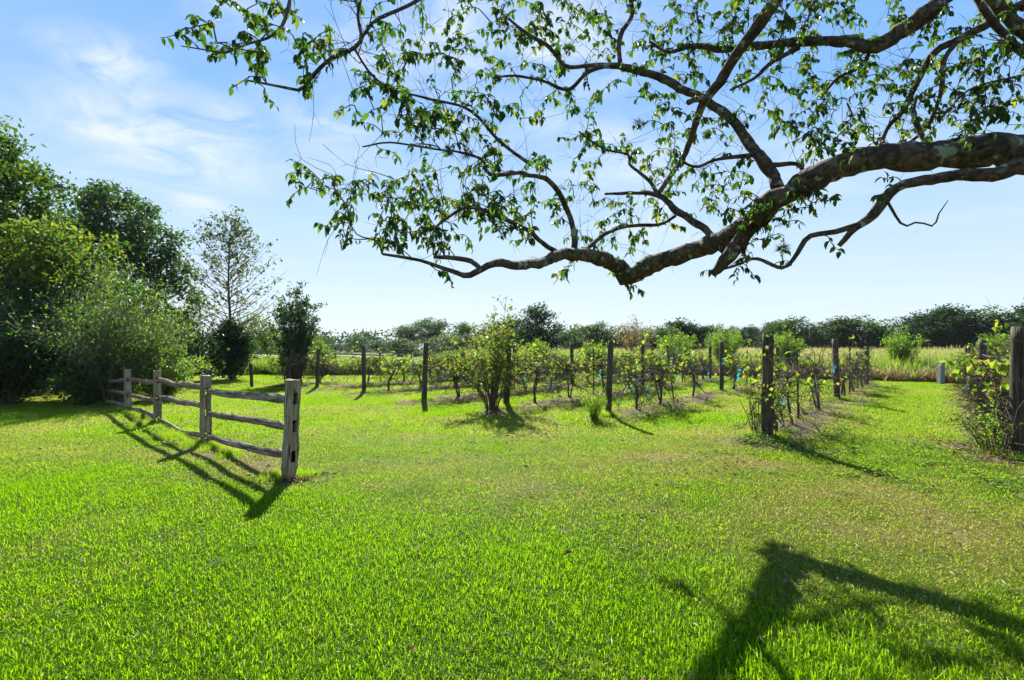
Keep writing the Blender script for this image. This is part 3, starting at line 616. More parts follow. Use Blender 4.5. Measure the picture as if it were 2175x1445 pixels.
    for (s, z0, z1, sag, br, th) in rails:
        A = np.array([*FP[s], z0 + g(*FP[s])]); B = np.array([*FP[s + 1], z1 + g(*FP[s + 1])]); L = np.linalg.norm(B - A)
        dx = unit(B - A); n = 26; u = np.linspace(0, 1, n); x = u * (L - .09) + .035
        wob = np.cumsum(rng.normal(0, .0035, n)); wob -= np.linspace(wob[0], wob[-1], n); woy = np.cumsum(rng.normal(0, .003, n)); woy -= np.linspace(woy[0], woy[-1], n)
        z = sag * 4 * u * (1 - u) + wob + (.004 if s == 0 else .009) * np.sin(u * 9 + rng.random() * 6); y = woy + .005 * np.sin(u * 7 + rng.random() * 6)
        r = th * (1.08 - .12 * u + .07 * np.sin(u * 11 + rng.random() * 6)); r[[0, 1]] *= [.62, .8]; r[[-1, -2]] *= [.62, .8]
        prof = np.array([(1.0, .55), (.45, 1.02), (-.5, .9), (-1.0, .35), (-.92, -.5), (-.2, -1.0), (.6, -.85), (1.02, -.25)]) * [.72, 1.0]
        prof = prof * (1 + rng.normal(0, .07, (8, 1))); V = np.zeros((n, 8, 3))
        for i in range(n):
            pr = prof * r[i] * (1 + rng.normal(0, .035, (8, 1))); V[i, :, 0] = x[i]; V[i, :, 1] = y[i] + pr[:, 0]; V[i, :, 2] = z[i] + pr[:, 1]
        i, j = np.meshgrid(np.arange(n - 1), np.arange(8), indexing='ij'); i = i.ravel(); j = j.ravel(); k2 = (j + 1) % 8
        q = np.stack([i * 8 + j, (i + 1) * 8 + j, (i + 1) * 8 + k2, i * 8 + k2], 1); mb = MB(); v = np.vstack([V.reshape(-1, 3), V[0].mean(0), V[-1].mean(0)])
        jj = np.arange(8); kk = (jj + 1) % 8; b = n * 8
        mb.add(v, q, np.vstack([np.stack([jj, kk, np.full(8, b)], 1), np.stack([(n - 1) * 8 + kk, (n - 1) * 8 + jj, np.full(8, b + 1)], 1)]))
        o = mb.obj('rail', M_rail_brown if br else M_rail, root); yv = unit(np.cross([0, 0, 1.], dx)); zv = np.cross(dx, yv)
        Mx = Matrix(((dx[0], yv[0], zv[0], A[0] - base[0]), (dx[1], yv[1], zv[1], A[1] - base[1]), (dx[2], yv[2], zv[2], A[2]), (0, 0, 0, 1)))
        o.matrix_local = Mx
        if br: o['label'] = 'brown unweathered rail'
build_fence()

# ------------------------------------------------------------------ vineyard
ROWNAME = ['the dense vine row by the alley', 'the gnarled row with the thickest post', 'the leaning-post row', 'the rose-bush row',
           'the row just behind the rose-bush row', 'the second row behind the rose-bush row', 'the third row behind the rose-bush row', 'the short last row']
def row_pt(k, t, off=0): return np.array([HEADS[k][0] + t * U[0] + off * W[0], HEADS[k][1] + t * U[1] + off * W[1]])

def build_posts():
    rng = np.random.default_rng(14)
    def post(x, y, top, r, lean, label):
        z0 = g(x, y); r *= .75; lean = (lean[0] + rng.normal(0, .012), lean[1] + rng.normal(0, .012)); top -= z0 * .8; n = 14; zz = np.linspace(-.2, top, n); mb = MB(); s = 12; ang = np.arange(s) / s * 2 * np.pi; V = np.zeros((n, s, 3)); ph = rng.random(3) * 6
        ob = 1 + .06 * np.sin(2 * ang + ph[0]) + .04 * np.sin(3 * ang + ph[1]) + rng.normal(0, .02, s)
        for i, z in enumerate(zz):
            rr = r * ob * (1.06 - .08 * max(z, 0) / top + .03 * math.sin(z * 5 + ph[2])) * (1 + rng.normal(0, .028, s))
            if i == n - 1: rr = rr * .93
            V[i, :, 0] = np.cos(ang) * rr + lean[0] * z; V[i, :, 1] = np.sin(ang) * rr + lean[1] * z; V[i, :, 2] = z + (rng.normal(0, .010, s) + .25 * V[i, :, 0] * rng.choice([-1, 1]) if i == n - 1 else 0)
        i, j = np.meshgrid(np.arange(n - 1), np.arange(s), indexing='ij'); i = i.ravel(); j = j.ravel(); k = (j + 1) % s
        mb.add(np.vstack([V.reshape(-1, 3), [lean[0] * top, lean[1] * top, top]]), np.stack([i * s + j, i * s + k, (i + 1) * s + k, (i + 1) * s + j], 1), [((n - 1) * s + a, (n - 1) * s + (a + 1) % s, n * s) for a in range(s)])
        o = mb.obj('wooden_post', M_post, None, True); o.location = (x, y, z0); tag(o, label, 'post', 'wooden posts of the vineyard rows')
    T = ['thick round wooden post at the near end of ', 'wooden post halfway along ', 'wooden post at the far end of ']
    spec = [(0, [(0, 1.80, .125, (-.005, .02)), (7.6, 1.72, .115, (0, 0)), (15.2, 1.58, .11, (0, 0))]), (1, [(0, 1.74, .118, (.012, 0)), (7.6, 1.74, .10, (-.02, 0)), (15.2, 1.56, .105, (0.02, 0))]),
            (2, [(0, 1.68, .088, (.045, .0)), (7.6, 1.74, .09, (-.0, 0)), (15.4, 1.5, .10, (0, 0))]), (3, [(0, 1.60, .10, (.03, 0)), (7.6, 1.62, .085, (0, 0)), (14.8, 1.55, .1, (0, 0))]),
            (4, [(0, 1.68, .092, (.025, 0)), (7.6, 1.70, .10, (0, 0)), (15.0, 1.50, .11, (0, 0))]), (5, [(0, 1.60, .085, (0, 0)), (7.8, 1.62, .10, (0, 0))]),
            (6, [(0, 1.50, .088, (.04, 0)), (7.6, 1.66, .12, (0, 0))]), (7, [(0, 1.45, .085, (.12, 0))])]
    for k, ps in spec:
        for i, (t, h, r, le) in enumerate(ps):
            p = row_pt(k, t); l = T[i] + ROWNAME[k]
            if k == 7: l = 'leaning grey wooden post in front of the dark upright shrub'
            post(p[0], p[1], h, r, le, l)
    p = P(535, 822, 1.55 * F / (822 - HZ)); post(p[0], p[1], .92, .075, (-.05, 0), 'short grey wooden stump post between the sparse tree and dark upright shrub')
    # steel stakes
    rows_st = [(1, 2.45, 1.36, 'thin dark steel stake beside the first vine of '), (1, 10.2, 1.45, 'thin dark steel stake past the halfway post of '), (1, 12.4, 1.3, 'short thin steel stake nearest the far post of '),
               (2, 3.6, 1.5, 'thin leaning steel stake along '), (2, 10.5, 1.4, 'thin dark steel stake past the halfway post of '), (3, 4.2, 1.45, 'thin dark steel stake along '), (3, 10.5, 1.4, 'thin dark steel stake past the halfway post of '), (4, 4.0, 1.4, 'thin dark steel stake along '), (0, 11.5, 1.4, 'thin dark steel stake rising behind ')]
    for k, t, h, l in rows_st:
        p = row_pt(k, t); mb = MB(); le = rng.normal(0, .02, 2); le = np.array([-.12, 0]) if k == 2 and t < 5 else le
        for (w0, w1) in ((.018, .004), (.004, .018)):            # T section
            c = np.array([(-w0, -w1), (w0, -w1), (w0, w1), (-w0, w1)]); V = [(x + le[0] * z, y + le[1] * z + (.014 if w1 > w0 else 0), z) for z in (-.1, h) for x, y in c]
            mb.add(V, [(0, 1, 5, 4), (1, 2, 6, 5), (2, 3, 7, 6), (3, 0, 4, 7), (4, 5, 6, 7)])
        o = mb.obj('steel_stake', M_steel); o.location = (p[0], p[1], g(*p)); tag(o, l + ROWNAME[k], 'stake', 'thin steel stakes in the vine rows')
    # wires
    for k in range(7):
        for wi, (z, nm) in enumerate(((.95, 'lower'), (1.38, 'upper'))):
            mb = MB(); t = np.linspace(0, ROWLEN[k] - .8, 14); pts = [[*row_pt(k, x), z - .04 * abs(math.sin(x * .82))] for x in t]
            tube(mb, pts, .0042, 4); tag(mb.obj('trellis_wire', M_wire), nm + ' trellis wire strung along ' + ROWNAME[k], 'wire', 'trellis wires of the vine rows')
    # pale post by the meadow, white pipe
    d = 21.4; p = P(1998, 812, d); mb = MB(); 
    V = []; hs = [(-.1, .095), (.25, .09), (.6, .088), (.93, .083), (.97, .07)]
    for z, r in hs: V += [(-r + .03 * z, -r, z), (r + .03 * z, -r, z), (r + .03 * z, r, z), (-r + .03 * z, r, z)]
    q = [(4 * i + a, 4 * i + (a + 1) % 4, 4 * i + 4 + (a + 1) % 4, 4 * i + 4 + a) for i in range(4) for a in range(4)] + [(16, 17, 18, 19)]
    mb.add(V, q); o = mb.obj('pale_post', M_pale); o.location = (p[0], p[1], 0); tag(o, 'short pale grey square post standing at the meadow edge', 'post')
    d = 1.55 * F / (812 - HZ); p = P(706, 812, d); mb = MB(); tube(mb, [(0, 0, -.05), (0, 0, .16), (0, 0, .17), (0, 0, .21)], [.035, .035, .05, .05], 10); o = mb.obj('white_pipe', M_white); o.location = (p[0], p[1], 0)
    tag(o, 'small white capped pipe stub in the grass near the wire fence', 'pipe')
build_posts()

def grow_vine(root, rng, trunk_h=.95, span=1.1, ncane=14, nleaf=120, tangle=.5, lush=.5, leafsize=.115, stems=2):
    """local x runs along the row"""
    tb = MB()
    for s in range(stems):
        x0 = rng.normal(0, .06); xe = rng.normal(0, .22); n = 9; u = np.linspace(0, 1, n)
        px = x0 + (xe - x0) * u + .07 * np.sin(u * 5 + rng.random() * 6) * np.sin(u * 3.1); py = .05 * np.sin(u * 4 + rng.random() * 6) + rng.normal(0, .02); pz = -.06 + (trunk_h + .06) * u
        tube(tb, np.stack([px, py, pz], 1), .026 * (1.25 - .55 * u) * rng.uniform(.7, 1.15), 6, rough=.12, rng=rng)
    tb.obj('trunk', M_cane, root, True)
    cb = MB(); tips = []
    for c in range(ncane):
        sg = rng.choice([-1, 1]); L = span * rng.uniform(.5, 1.2); n = 7; u = np.linspace(0, 1, n); z0 = trunk_h * rng.uniform(.45, 1.05)
        ax = rng.normal(0, .14, 1); rise = rng.normal(.12, .28); dro = rng.uniform(.0, .75) * (tangle + .3)
        px = rng.normal(0, .12) + sg * L * u + np.cumsum(rng.normal(0, .03, n)); py = ax * u + np.cumsum(rng.normal(0, .045, n)); pz = z0 + rise * u * 1.4 - dro * u * u + np.cumsum(rng.normal(0, .03, n))
        pz = np.maximum(pz, .06); pts = np.stack([px, py, pz], 1); tube(cb, pts, .0115 * (1.15 - .8 * u) * rng.uniform(.7, 1.2), 4, cap=False)
        for j in range(1, n):
            for q in range(2 if rng.random() < .8 else 1):
                d = rng.normal(0, 1, 3) * [.6, .8, .8]; d[2] += .15; d = unit(d) * rng.uniform(.12, .42) * (.6 + tangle); e = pts[j] + d; m = pts[j] + d * .5 + rng.normal(0, .03, 3)
                e[2] = max(e[2], .03); tube(cb, [pts[j], m, e], [.0045, .0035, .0018], 3, cap=False); tips += [e, m, pts[j]]
    cb.obj('canes', M_cane, root)
    tips = np.array(tips); lb = MB(); cen = tips[rng.integers(0, len(tips), max(4, nleaf // 9))]; p = np.where(rng.random((nleaf, 1)) < .25, tips[rng.integers(0, len(tips), nleaf)], cen[rng.integers(0, len(cen), nleaf)]); w = np.clip((p[:, 2] - .5) / .5, .06, 1); keep = rng.random(nleaf) < w; p = p[keep] + rng.normal(0, .06, (keep.sum(), 3)); n = len(p)
    if n == 0: p = tips[:3]; n = 3
    ax = rng.normal(0, .6, (n, 3)) - [0, 0, .5]; nr = rng.normal(0, .6, (n, 3)) + [0, -.3, .7]
    leaves(lb, p, ax, nr, rng.uniform(.7, 1.3, n) * leafsize, rng.uniform(.7, 1.3, n) * leafsize * .95, rng, .18, .93 * rng.random(n) ** (1.2 + lush * .8))
    lb.obj('foliage', M_leaf_vine, root)

def build_vines():
    rng = np.random.default_rng(77); ang = math.atan2(U[1], U[0])
    look = ['gnarled old', 'sprawling brown', 'sparse', 'half bare', 'leafy', 'thin', 'tangled', 'yellowing', 'straggly', 'crooked']
    def label(k, i, n):
        o = ['first', 'second', 'third', 'fourth', 'fifth', 'sixth', 'seventh', 'eighth', 'ninth'][i]
        return f'{o} grapevine from the near end of {ROWNAME[k]}'
    protos = {}
    def kind(name):
        kw = dict(bare=dict(nleaf=90, ncane=20, tangle=.6, stems=2), mid=dict(nleaf=300, ncane=44, tangle=.5, lush=.6), leafy=dict(nleaf=450, ncane=36, tangle=.6, lush=.9, leafsize=.1), tangle=dict(nleaf=190, ncane=46, tangle=1.05, span=1.3, trunk_h=.88, stems=3), small=dict(nleaf=170, ncane=10, tangle=.3, span=.7, trunk_h=.8, stems=1))[name]
        return kw
    plan = {0: [(.9, 'tangle'), (1.9, 'tangle'), (3.0, 'tangle'), (4.2, 'tangle'), (6.0, 'tangle'), (9, 'mid'), (11.5, 'mid'), (14, 'mid')], 1: [(.35, 'small'), (1.6, 'bare'), (4.4, 'bare'), (8.6, 'bare'), (10.9, 'mid'), (13.4, 'bare'), (15.0, 'bare')],
            2: [(1.3, 'bare'), (2.6, 'mid'), (5.0, 'bare'), (8.9, 'mid'), (11.5, 'bare'), (14.0, 'mid')], 3: [(1.2, 'bare'), (2.9, 'mid'), (4.9, 'leafy'), (6.6, 'mid'), (9.2, 'leafy'), (11.5, 'leafy'), (13.8, 'mid')],
            4: [(1.3, 'mid'), (2.9, 'tangle'), (4.6, 'leafy'), (6.2, 'mid'), (8.8, 'leafy'), (11.0, 'leafy'), (13.3, 'leafy')], 5: [(1.0, 'small'), (2.4, 'leafy'), (4.1, 'tangle'), (5.8, 'leafy'), (8.8, 'leafy'), (11, 'leafy')],
            6: [(2.2, 'leafy'), (4.0, 'leafy'), (6.0, 'mid'), (9, 'leafy'), (11, 'leafy')], 7: [(.55, 'leafy'), (1.35, 'mid')]}
    for k, vs_ in plan.items():
        for i, (t, kd) in enumerate(vs_):
            p = row_pt(k, t); loc = (p[0], p[1], g(*p)); far = p[1] > 17
            key = (kd, i % 2)
            if far and key in protos:
                copy_thing(protos[key], loc, ang + (math.pi if rng.random() < .5 else 0) + rng.normal(0, .06), (rng.uniform(.9, 1.1), rng.uniform(.9, 1.1), rng.uniform(.85, 1.05)), label(k, i, 0)); continue
            root = thing('grapevine', loc, label(k, i, 0), 'grapevine', 'grapevines along the vineyard rows', ang); grow_vine(root, rng, **kind(kd)); protos.setdefault(key, root)
build_vines()

def build_ribbons():
    rng = np.random.default_rng(31)
    spots = [(948, 797, 15.5, 'on the tangled vine behind the fourth end post'), (1138, 773, 15, 'right of the bushy rose, topmost'), (1116, 803, 14, 'low beside the bushy rose'), (1206, 795, 14.5, 'at the vine between rose and leaning post'),
             (1175, 815, 14, 'low down between rose and leaning post'), (1192, 765, 17, 'at the post behind the rose'), (1274, 792, 13, 'at the leaning post base'), (1355, 785, 14, 'above the vine of the second row'), (1344, 820, 12.5, 'on the pale vine stem of the second row'),
             (1374, 826, 12.6, 'beside the pale vine stem of the second row'), (1569, 790, 10, 'left of the thick near post'), (1440, 792, 17, 'on the small vine near the leaning stake'), (1504, 795, 16, 'below the halfway post of the second row'), (1536, 765, 16.3, 'wound on the halfway post of the second row'),
             (1660, 850, 9.6, 'on the gnarled vine right of the thick near post'), (1680, 858, 9.8, 'low on the gnarled vine right of the thick near post'), (1770, 780, 14.2, 'on the halfway post of the first row'), (1820, 798, 17, 'on the vine near the far stakes'), (2136, 866, 8.2, 'long one hanging in the dense vines at the edge'),
             (2055, 808, 10.5, 'on the dense vines, far side'), (638, 772, 20.5, 'before the dark upright shrub'), (1664, 788, 13.5, 'high on the first row beside the near post')]
    for px, py, d, l in spots:
        c = P(px, py, d); mb = MB()
        for s in range(2):
            n = 6; u = np.linspace(0, 1, n); az = rng.random() * 6; x = .03 * np.sin(u * 6 + az) + rng.normal(0, .02); y = .03 * np.cos(u * 5 + az); z = .04 - .19 * u * rng.uniform(.7, 1.15); w = .014
            tw = az + u * 2; V = []
            for i in range(n):
                dx, dy = w * math.cos(tw[i]), w * math.sin(tw[i]); V += [(x[i] - dx, y[i] - dy, z[i]), (x[i] + dx, y[i] + dy, z[i])]
            mb.add(V, [(2 * i, 2 * i + 1, 2 * i + 3, 2 * i + 2) for i in range(n - 1)], None, rng.random())
        th = np.linspace(0, 2 * np.pi, 9); lp = []
        for a in th: lp += [(.025 * math.cos(a), .025 * math.sin(a), .03), (.025 * math.cos(a), .025 * math.sin(a), .055)]
        mb.add(lp, [(2 * i, 2 * i + 2, 2 * i + 3, 2 * i + 1) for i in range(8)], None, .5)
        o = mb.obj('ribbon', M_teal); o.location = c; tag(o, 'teal plastic ribbon tied ' + l, 'ribbon', 'teal ribbons tied on the vines')
build_ribbons()

# ------------------------------------------------------------------ shrubs and trees
def stems_bush(name, px, ybase, label, cat, rng, n_stem, height, spread, leaf_m, bark_m, nleaf, ll, lw, arch=.4, sub=5, d=None, base_r=.15, leaf_from=.35, stem_r=.014, group=None, upright=0.0, leafup=.2, tall_center=0.0, sc=.028):
    d = d or 1.55 * F / (ybase - HZ); x = (px - CX) / F * d; root = thing(name, (x, d, g(x, d)), label, cat, group); sb = MB(); tips = []
    for s in range(n_stem):
        az = rng.random() * 6.283; rr = rng.random() ** .6; out = spread * rr; hh = height * (1 - .45 * rr * (1 - upright)) * rng.uniform(.75, 1.05) * (1 + tall_center * (1 - rr)); n = 9; u = np.linspace(0, 1, n)
        rad = base_r * rr * (1 - u) + out * u ** (1.25); zz = hh * (u - arch * rr * u ** 3.0) / (1 - arch * rr * .55)
        wx = np.cumsum(rng.normal(0, .02 * spread, n)); wy = np.cumsum(rng.normal(0, .02 * spread, n))
        pts = np.stack([np.cos(az) * rad + wx, np.sin(az) * rad + wy, zz - .05 * (u == 0)], 1); tube(sb, pts, stem_r * (1.2 - u), 5, cap=False)
        for q in range(sub):
            i = int(n * rng.uniform(leaf_from, .99)); i = min(i, n - 1); dv = unit(rng.normal(0, 1, 3) + [np.cos(az) * .5, np.sin(az) * .5, .5 + upright]) * height * rng.uniform(.06, .2); m = pts[i] + dv * .5 + [0, 0, .02 * height]; e = pts[i] + dv
            tube(sb, [pts[i], m, e], [stem_r * .45, stem_r * .33, stem_r * .15], 3, cap=False)
            w = np.linspace(0, 1, 5)[:, None]; tips.append(pts[i] * (1 - w) ** 2 + 2 * w * (1 - w) * m + w * w * e)
        k = int(leaf_from * n); tips.append(pts[max(k, 1):])
    sb.obj('stems', bark_m, root, True); T = np.vstack(tips); lb = MB(); p = T[rng.integers(0, len(T), nleaf)] + rng.normal(0, sc * height, (nleaf, 3)); p[:, 2] = np.maximum(p[:, 2], .03)
    leaves(lb, p, rng.normal(0, .7, (nleaf, 3)) + [0, 0, leafup], rng.normal(0, .7, (nleaf, 3)) + [0, -.1, .8], ll * rng.uniform(.65, 1.3, nleaf), lw * rng.uniform(.7, 1.25, nleaf), rng, .22)
    lb.obj('foliage', leaf_m, root)
    return root

def crown_points(lobes, nclus, per, cs, rng, shell=.55):
    lobes = np.array(lobes, float); vol = lobes[:, 3] * lobes[:, 4] * lobes[:, 5]; pr = vol ** .7; pr /= pr.sum(); li = rng.choice(len(lobes), nclus, p=pr); d = rand_dirs(nclus, rng)
    r = (shell + (1 - shell) * rng.random(nclus)) ** 1.0; r *= 1 + .10 * rng.normal(size=nclus)
    c = lobes[li, :3] + d * r[:, None] * lobes[li, 3:6]
    bump = rng.normal(0, cs, (nclus, per, 3)) * [1, 1, .7]
    return (c[:, None, :] + bump).reshape(-1, 3), c

def lobe_tree(name, loc, label, cat, rng, trunk_h, trunk_r, lobes, nclus, per, cs, ll, lw, leaf_m, bark_m, group=None, shell=.55, limbs=True):
    """lobes: (x, y, z, rx, ry, rz) from the foot of the trunk"""
    root = thing(name, loc, label, cat, group); tb = MB(); n = 8; u = np.linspace(0, 1, n); top = np.average(np.array(lobes)[:, :3], axis=0, weights=np.array(lobes)[:, 3] ** 3)
    sp = np.stack([top[0] * u ** 1.6 + .06 * np.sin(u * 6), top[1] * u ** 1.6, -.15 + (max(trunk_h, top[2] * .9) + .15) * u], 1); tube(tb, sp, trunk_r * (1.35 - 1.0 * u) , 8, rough=.06, rng=rng)
    tb.obj('trunk', bark_m, root, True); P_, C = crown_points(lobes, nclus, per, cs, rng, shell)
    if limbs:
        lm = MB(); sel = rng.choice(len(C), min(len(C), 46), replace=False)
        for c in C[sel]:
            zst = np.clip(c[2] * rng.uniform(.35, .7), trunk_h * .35, sp[-1][2]); s = np.array([np.interp(zst, sp[:, 2], sp[:, k]) for k in range(3)]); m = (s + c) / 2 + rng.normal(0, .05, 3) * np.linalg.norm(c - s) + [0, 0, .08 * np.linalg.norm(c - s)]
            tube(lm, smooth_path([s, m, c], 6), np.linspace(trunk_r * .34, trunk_r * .06, 6), 5, cap=False)
        lm.obj('limbs', bark_m, root, True)
    lb = MB(); n = len(P_); P_[:, 2] = np.maximum(P_[:, 2], .04)
    tone = np.repeat(rng.normal(0, .16, nclus), per)
    leaves(lb, P_, rng.normal(0, .8, (n, 3)), rng.normal(0, .55, (n, 3)) + [0, 0, .8], ll * rng.uniform(.6, 1.35, n), lw * rng.uniform(.7, 1.3, n), rng, .2, np.clip(rng.random(n) * .75 + .12 + tone, 0, 1))
    lb.obj('crown', leaf_m, root)
    return root

def xz(px, d): return (px - CX) / F * d

def build_left_trees():
    rng = np.random.default_rng(101)
    # big tree at the left edge
    d = 18.5; x = xz(-75, d)
    lobe_tree('broadleaf_tree', (x, d, 0), 'tall dark green broadleaf tree with the highest crown, at the lawn edge', 'tree', rng, 4.5, .26,
              [(0, 0, 7.2, 3.1, 2.6, 2.1), (1.5, -.5, 5.9, 2.0, 2.0, 1.3), (-2.5, 0, 6, 2.5, 2.5, 2.5), (.4, -.4, 8.5, 1.7, 1.6, 1.1), (2.2, .2, 7.3, 1.2, 1.3, .8), (-.2, -.5, 4.2, 3.0, 2.0, 1.5)], 470, 46, .22, .20, .105, M_leaf_big, M_bark_dark, shell=.66)
    d = 16.2; x = xz(75, d)  # added tree: sunlight on the tall tree's lower crown put into leaf colour
    lobe_tree('lit_crown_tree', (x, d, 0), 'added smaller tree, yellow-green leaves painting the lit lower crown of the tall dark tree', 'tree', rng, 2.6, .13,
              [(-.3, 0, 4.1, 1.7, 1.4, 1.0), (1.3, -.2, 3.9, 1.1, 1.2, .65), (-1.6, 0, 4.8, 1.3, 1.2, .7), (1.9, .1, 4.7, .7, .8, .40), (.4, 0, 5.0, .9, 1.0, .45), (0, 0, 3.0, 2.2, 1.5, .9)], 230, 36, .17, .18, .09, M_leaf_yellow, M_bark_dark, shell=.6)
    d = 27.0; x = xz(255, d)
    lobe_tree('oak_tree', (x, d, 0), 'dark round-crowned oak standing behind the arching grey-green bush', 'tree', rng, 4, .3,
              [(-.2, 0, 8.1, 2.1, 2.2, 1.6), (1.6, -.3, 7.0, 1.7, 1.9, 1.2), (-1.9, 0, 7.2, 1.9, 1.9, 1.3), (2.6, 0, 5.6, 1.25, 1.4, .9), (3.0, -.2, 3.9, 1.3, 1.4, 1.0), (0, -.5, 4.8, 2.8, 2.0, 1.5), (-.5, 0, 9.5, 1.3, 1.2, .75), (-2.6, 0, 4.6, 2, 2, 1.8), (1.4, 0, 2.4, 2.6, 1.8, 1.4)], 470, 46, .24, .23, .13, M_leaf_oak, M_bark_dark, shell=.6)
    # understory, in deep shade
    d = 14.9; x = xz(-20, d)
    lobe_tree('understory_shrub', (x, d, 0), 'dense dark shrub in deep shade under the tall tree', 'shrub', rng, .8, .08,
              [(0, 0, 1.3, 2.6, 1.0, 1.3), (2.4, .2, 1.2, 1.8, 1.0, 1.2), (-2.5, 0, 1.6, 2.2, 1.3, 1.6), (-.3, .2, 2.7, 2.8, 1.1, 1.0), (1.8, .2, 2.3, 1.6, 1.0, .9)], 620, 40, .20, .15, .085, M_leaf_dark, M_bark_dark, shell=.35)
    d = 20; x = xz(150, d)
    lobe_tree('understory_shrub', (x, d, 0), 'dark leafy thicket shrub between the oak and the arching bush', 'shrub', rng, 1, .08,
              [(0, 0, 1.8, 3.2, 1.3, 1.8), (3.2, .8, 1.4, 2.2, 1.3, 1.3), (-3.5, 0, 2, 2.6, 1.5, 2.0), (-.5, .4, 3.6, 3.0, 1.5, 1.2)], 520, 40, .26, .17, .09, M_leaf_dark, M_bark_dark, shell=.3)
    d = 30; x = xz(352, d)
    lobe_tree('understory_shrub', (x, d, 0), 'leafy green shrub beside the oak at the pasture fence', 'shrub', rng, 1, .07,
              [(0, 0, 1.4, 1.5, 1.2, 1.4), (.6, .2, 2.6, 1.1, 1.1, 1.0), (-1.5, .3, 2, 1.6, 1.4, 1.9)], 240, 36, .22, .17, .09, M_leaf_big, M_bark_dark, shell=.35)
    d = 13.2; x = xz(15, d)
    stems_bush('privet_bush', -5, 0, 'glossy green privet bush with layered drooping sprays at the left edge', 'shrub', rng, 56, 3.7, 1.9, M_leaf_privet, M_greybark, 10500, .115, .058, .62, 9, 14.0, .4, .16, .011)
    # arching bush in front
    stems_bush('arching_bush', 238, 0, 'large arching grey-green bush at the end of the split-rail fence', 'shrub', rng, 135, 4.35, 2.1, M_leaf_bush, M_greybark, 13500, .095, .042, .38, 9, 14.4, .40, .22, .014)
    stems_bush('low_bush', 190, 0, 'low dark green bush around the last fence post', 'shrub', rng, 46, 1.5, 1.1, M_leaf_privet, M_greybark, 4600, .10, .05, .35, 6, 13.9, .25, .10, .009)
    stems_bush('low_bush', 340, 0, 'light green bush filling in behind the second fence bay', 'shrub', rng, 44, 2.1, 1.0, M_leaf_bush, M_greybark, 4200, .10, .05, .35, 6, 15.2, .25, .10, .009)
    # thin sweetgum with a dark shrub at its foot
    d = 25.0; x = xz(489, d); root = thing('sparse_tree', (x, d, 0), 'slender sparse-leaved tree with upswept branches left of the dark upright shrub', 'tree')
    tb = MB(); n = 12; u = np.linspace(0, 1, n); sp = np.stack([.06 * np.sin(u * 7), .05 * np.cos(u * 5), -.1 + 7.6 * u], 1); tube(tb, sp, .085 * (1.2 - 1.08 * u), 7, rough=.05, rng=rng); tb.obj('trunk', M_bark_dark, root, True)
    br = MB(); tips = []
    for k in range(84):
        z = 1.4 + 6.0 * (k / 84) ** .9; az = k * 2.4 + rng.normal(0, .3); f = (7.6 - z) / 6.2; L = (.40 + 2.75 * f ** .85) * rng.uniform(.6, 1.08); n = 8; u = np.linspace(0, 1, n); up = .55 + .6 * (1 - f)
        pts = np.stack([np.cos(az) * L * u, np.sin(az) * L * u, z + L * up * u ** 1.1 * (.75 + .25 * u)], 1) + np.cumsum(rng.normal(0, .035, (n, 3)), 0); pts[:, :2] += [np.interp(z, sp[:, 2], sp[:, 0]), 0]
        tube(br, pts, .024 * (.45 + .7 * f) * (1.15 - u), 5, cap=False)
        for q in range(10):
            i = rng.integers(2, n); dv = unit(rng.normal(0, 1, 3) + [np.cos(az) * .6, np.sin(az) * .6, .5]) * rng.uniform(.2, .55); e = pts[i] + dv; tube(br, [pts[i], pts[i] + dv * .5 + rng.normal(0, .03, 3), e], [.006, .005, .003], 3, cap=False); tips += [e, pts[i] + dv * .6, e]
    br.obj('branches', M_bark_dark, root); T = np.array(tips); T = T[rng.random(len(T)) < .30]; nl = 3900; p = T[rng.integers(0, len(T), nl)] + rng.normal(0, .075, (nl, 3)); keep = rng.random(nl) < .42 + .5 * (p[:, 2] / 8) ** 2; p = p[keep]; nl = len(p)
    lb = MB(); leaves(lb, p, rng.normal(0, .6, (nl, 3)) - [0, 0, .3], rng.normal(0, .7, (nl, 3)) + [0, 0, .5], rng.uniform(.10, .18, nl), rng.uniform(.07, .13, nl), rng, .2, np.clip(.75 - p[:, 2] / 12 + rng.normal(0, .22, nl), 0, 1)); lb.obj('foliage', M_leaf_thin, root)
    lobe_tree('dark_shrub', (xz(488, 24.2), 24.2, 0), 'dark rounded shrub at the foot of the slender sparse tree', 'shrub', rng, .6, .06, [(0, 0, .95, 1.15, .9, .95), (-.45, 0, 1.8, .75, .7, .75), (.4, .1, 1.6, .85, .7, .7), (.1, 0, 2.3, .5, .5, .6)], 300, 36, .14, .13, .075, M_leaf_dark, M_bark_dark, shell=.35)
    lobe_tree('pale_bush', (xz(572, 34), 34, 0), 'yellow-green loose bush beyond the fence behind the dark upright shrub', 'shrub', rng, .6, .06, [(0, 0, 2.0, 1.5, 1.2, 1.2), (-1.0, 0, 3.0, 1.2, 1, .9)], 110, 24, .25, .13, .08, M_leaf_yellow, M_bark_dark, shell=.3)
    # upright dark shrub
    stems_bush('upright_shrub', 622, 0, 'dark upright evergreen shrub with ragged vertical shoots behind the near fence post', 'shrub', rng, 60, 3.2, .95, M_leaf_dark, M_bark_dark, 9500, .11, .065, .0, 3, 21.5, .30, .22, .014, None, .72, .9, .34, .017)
    # sapling stumps and small vines near the fence
    stems_bush('garden_shrub', 684, 0, 'small bright green shrub on a dark stem by the pasture fence', 'shrub', rng, 26, 2.2, .62, M_leaf_weed, M_bark_dark, 1500, .10, .05, .1, 5, 27.5, .08, .5, .014, None, .3)
build_left_trees()

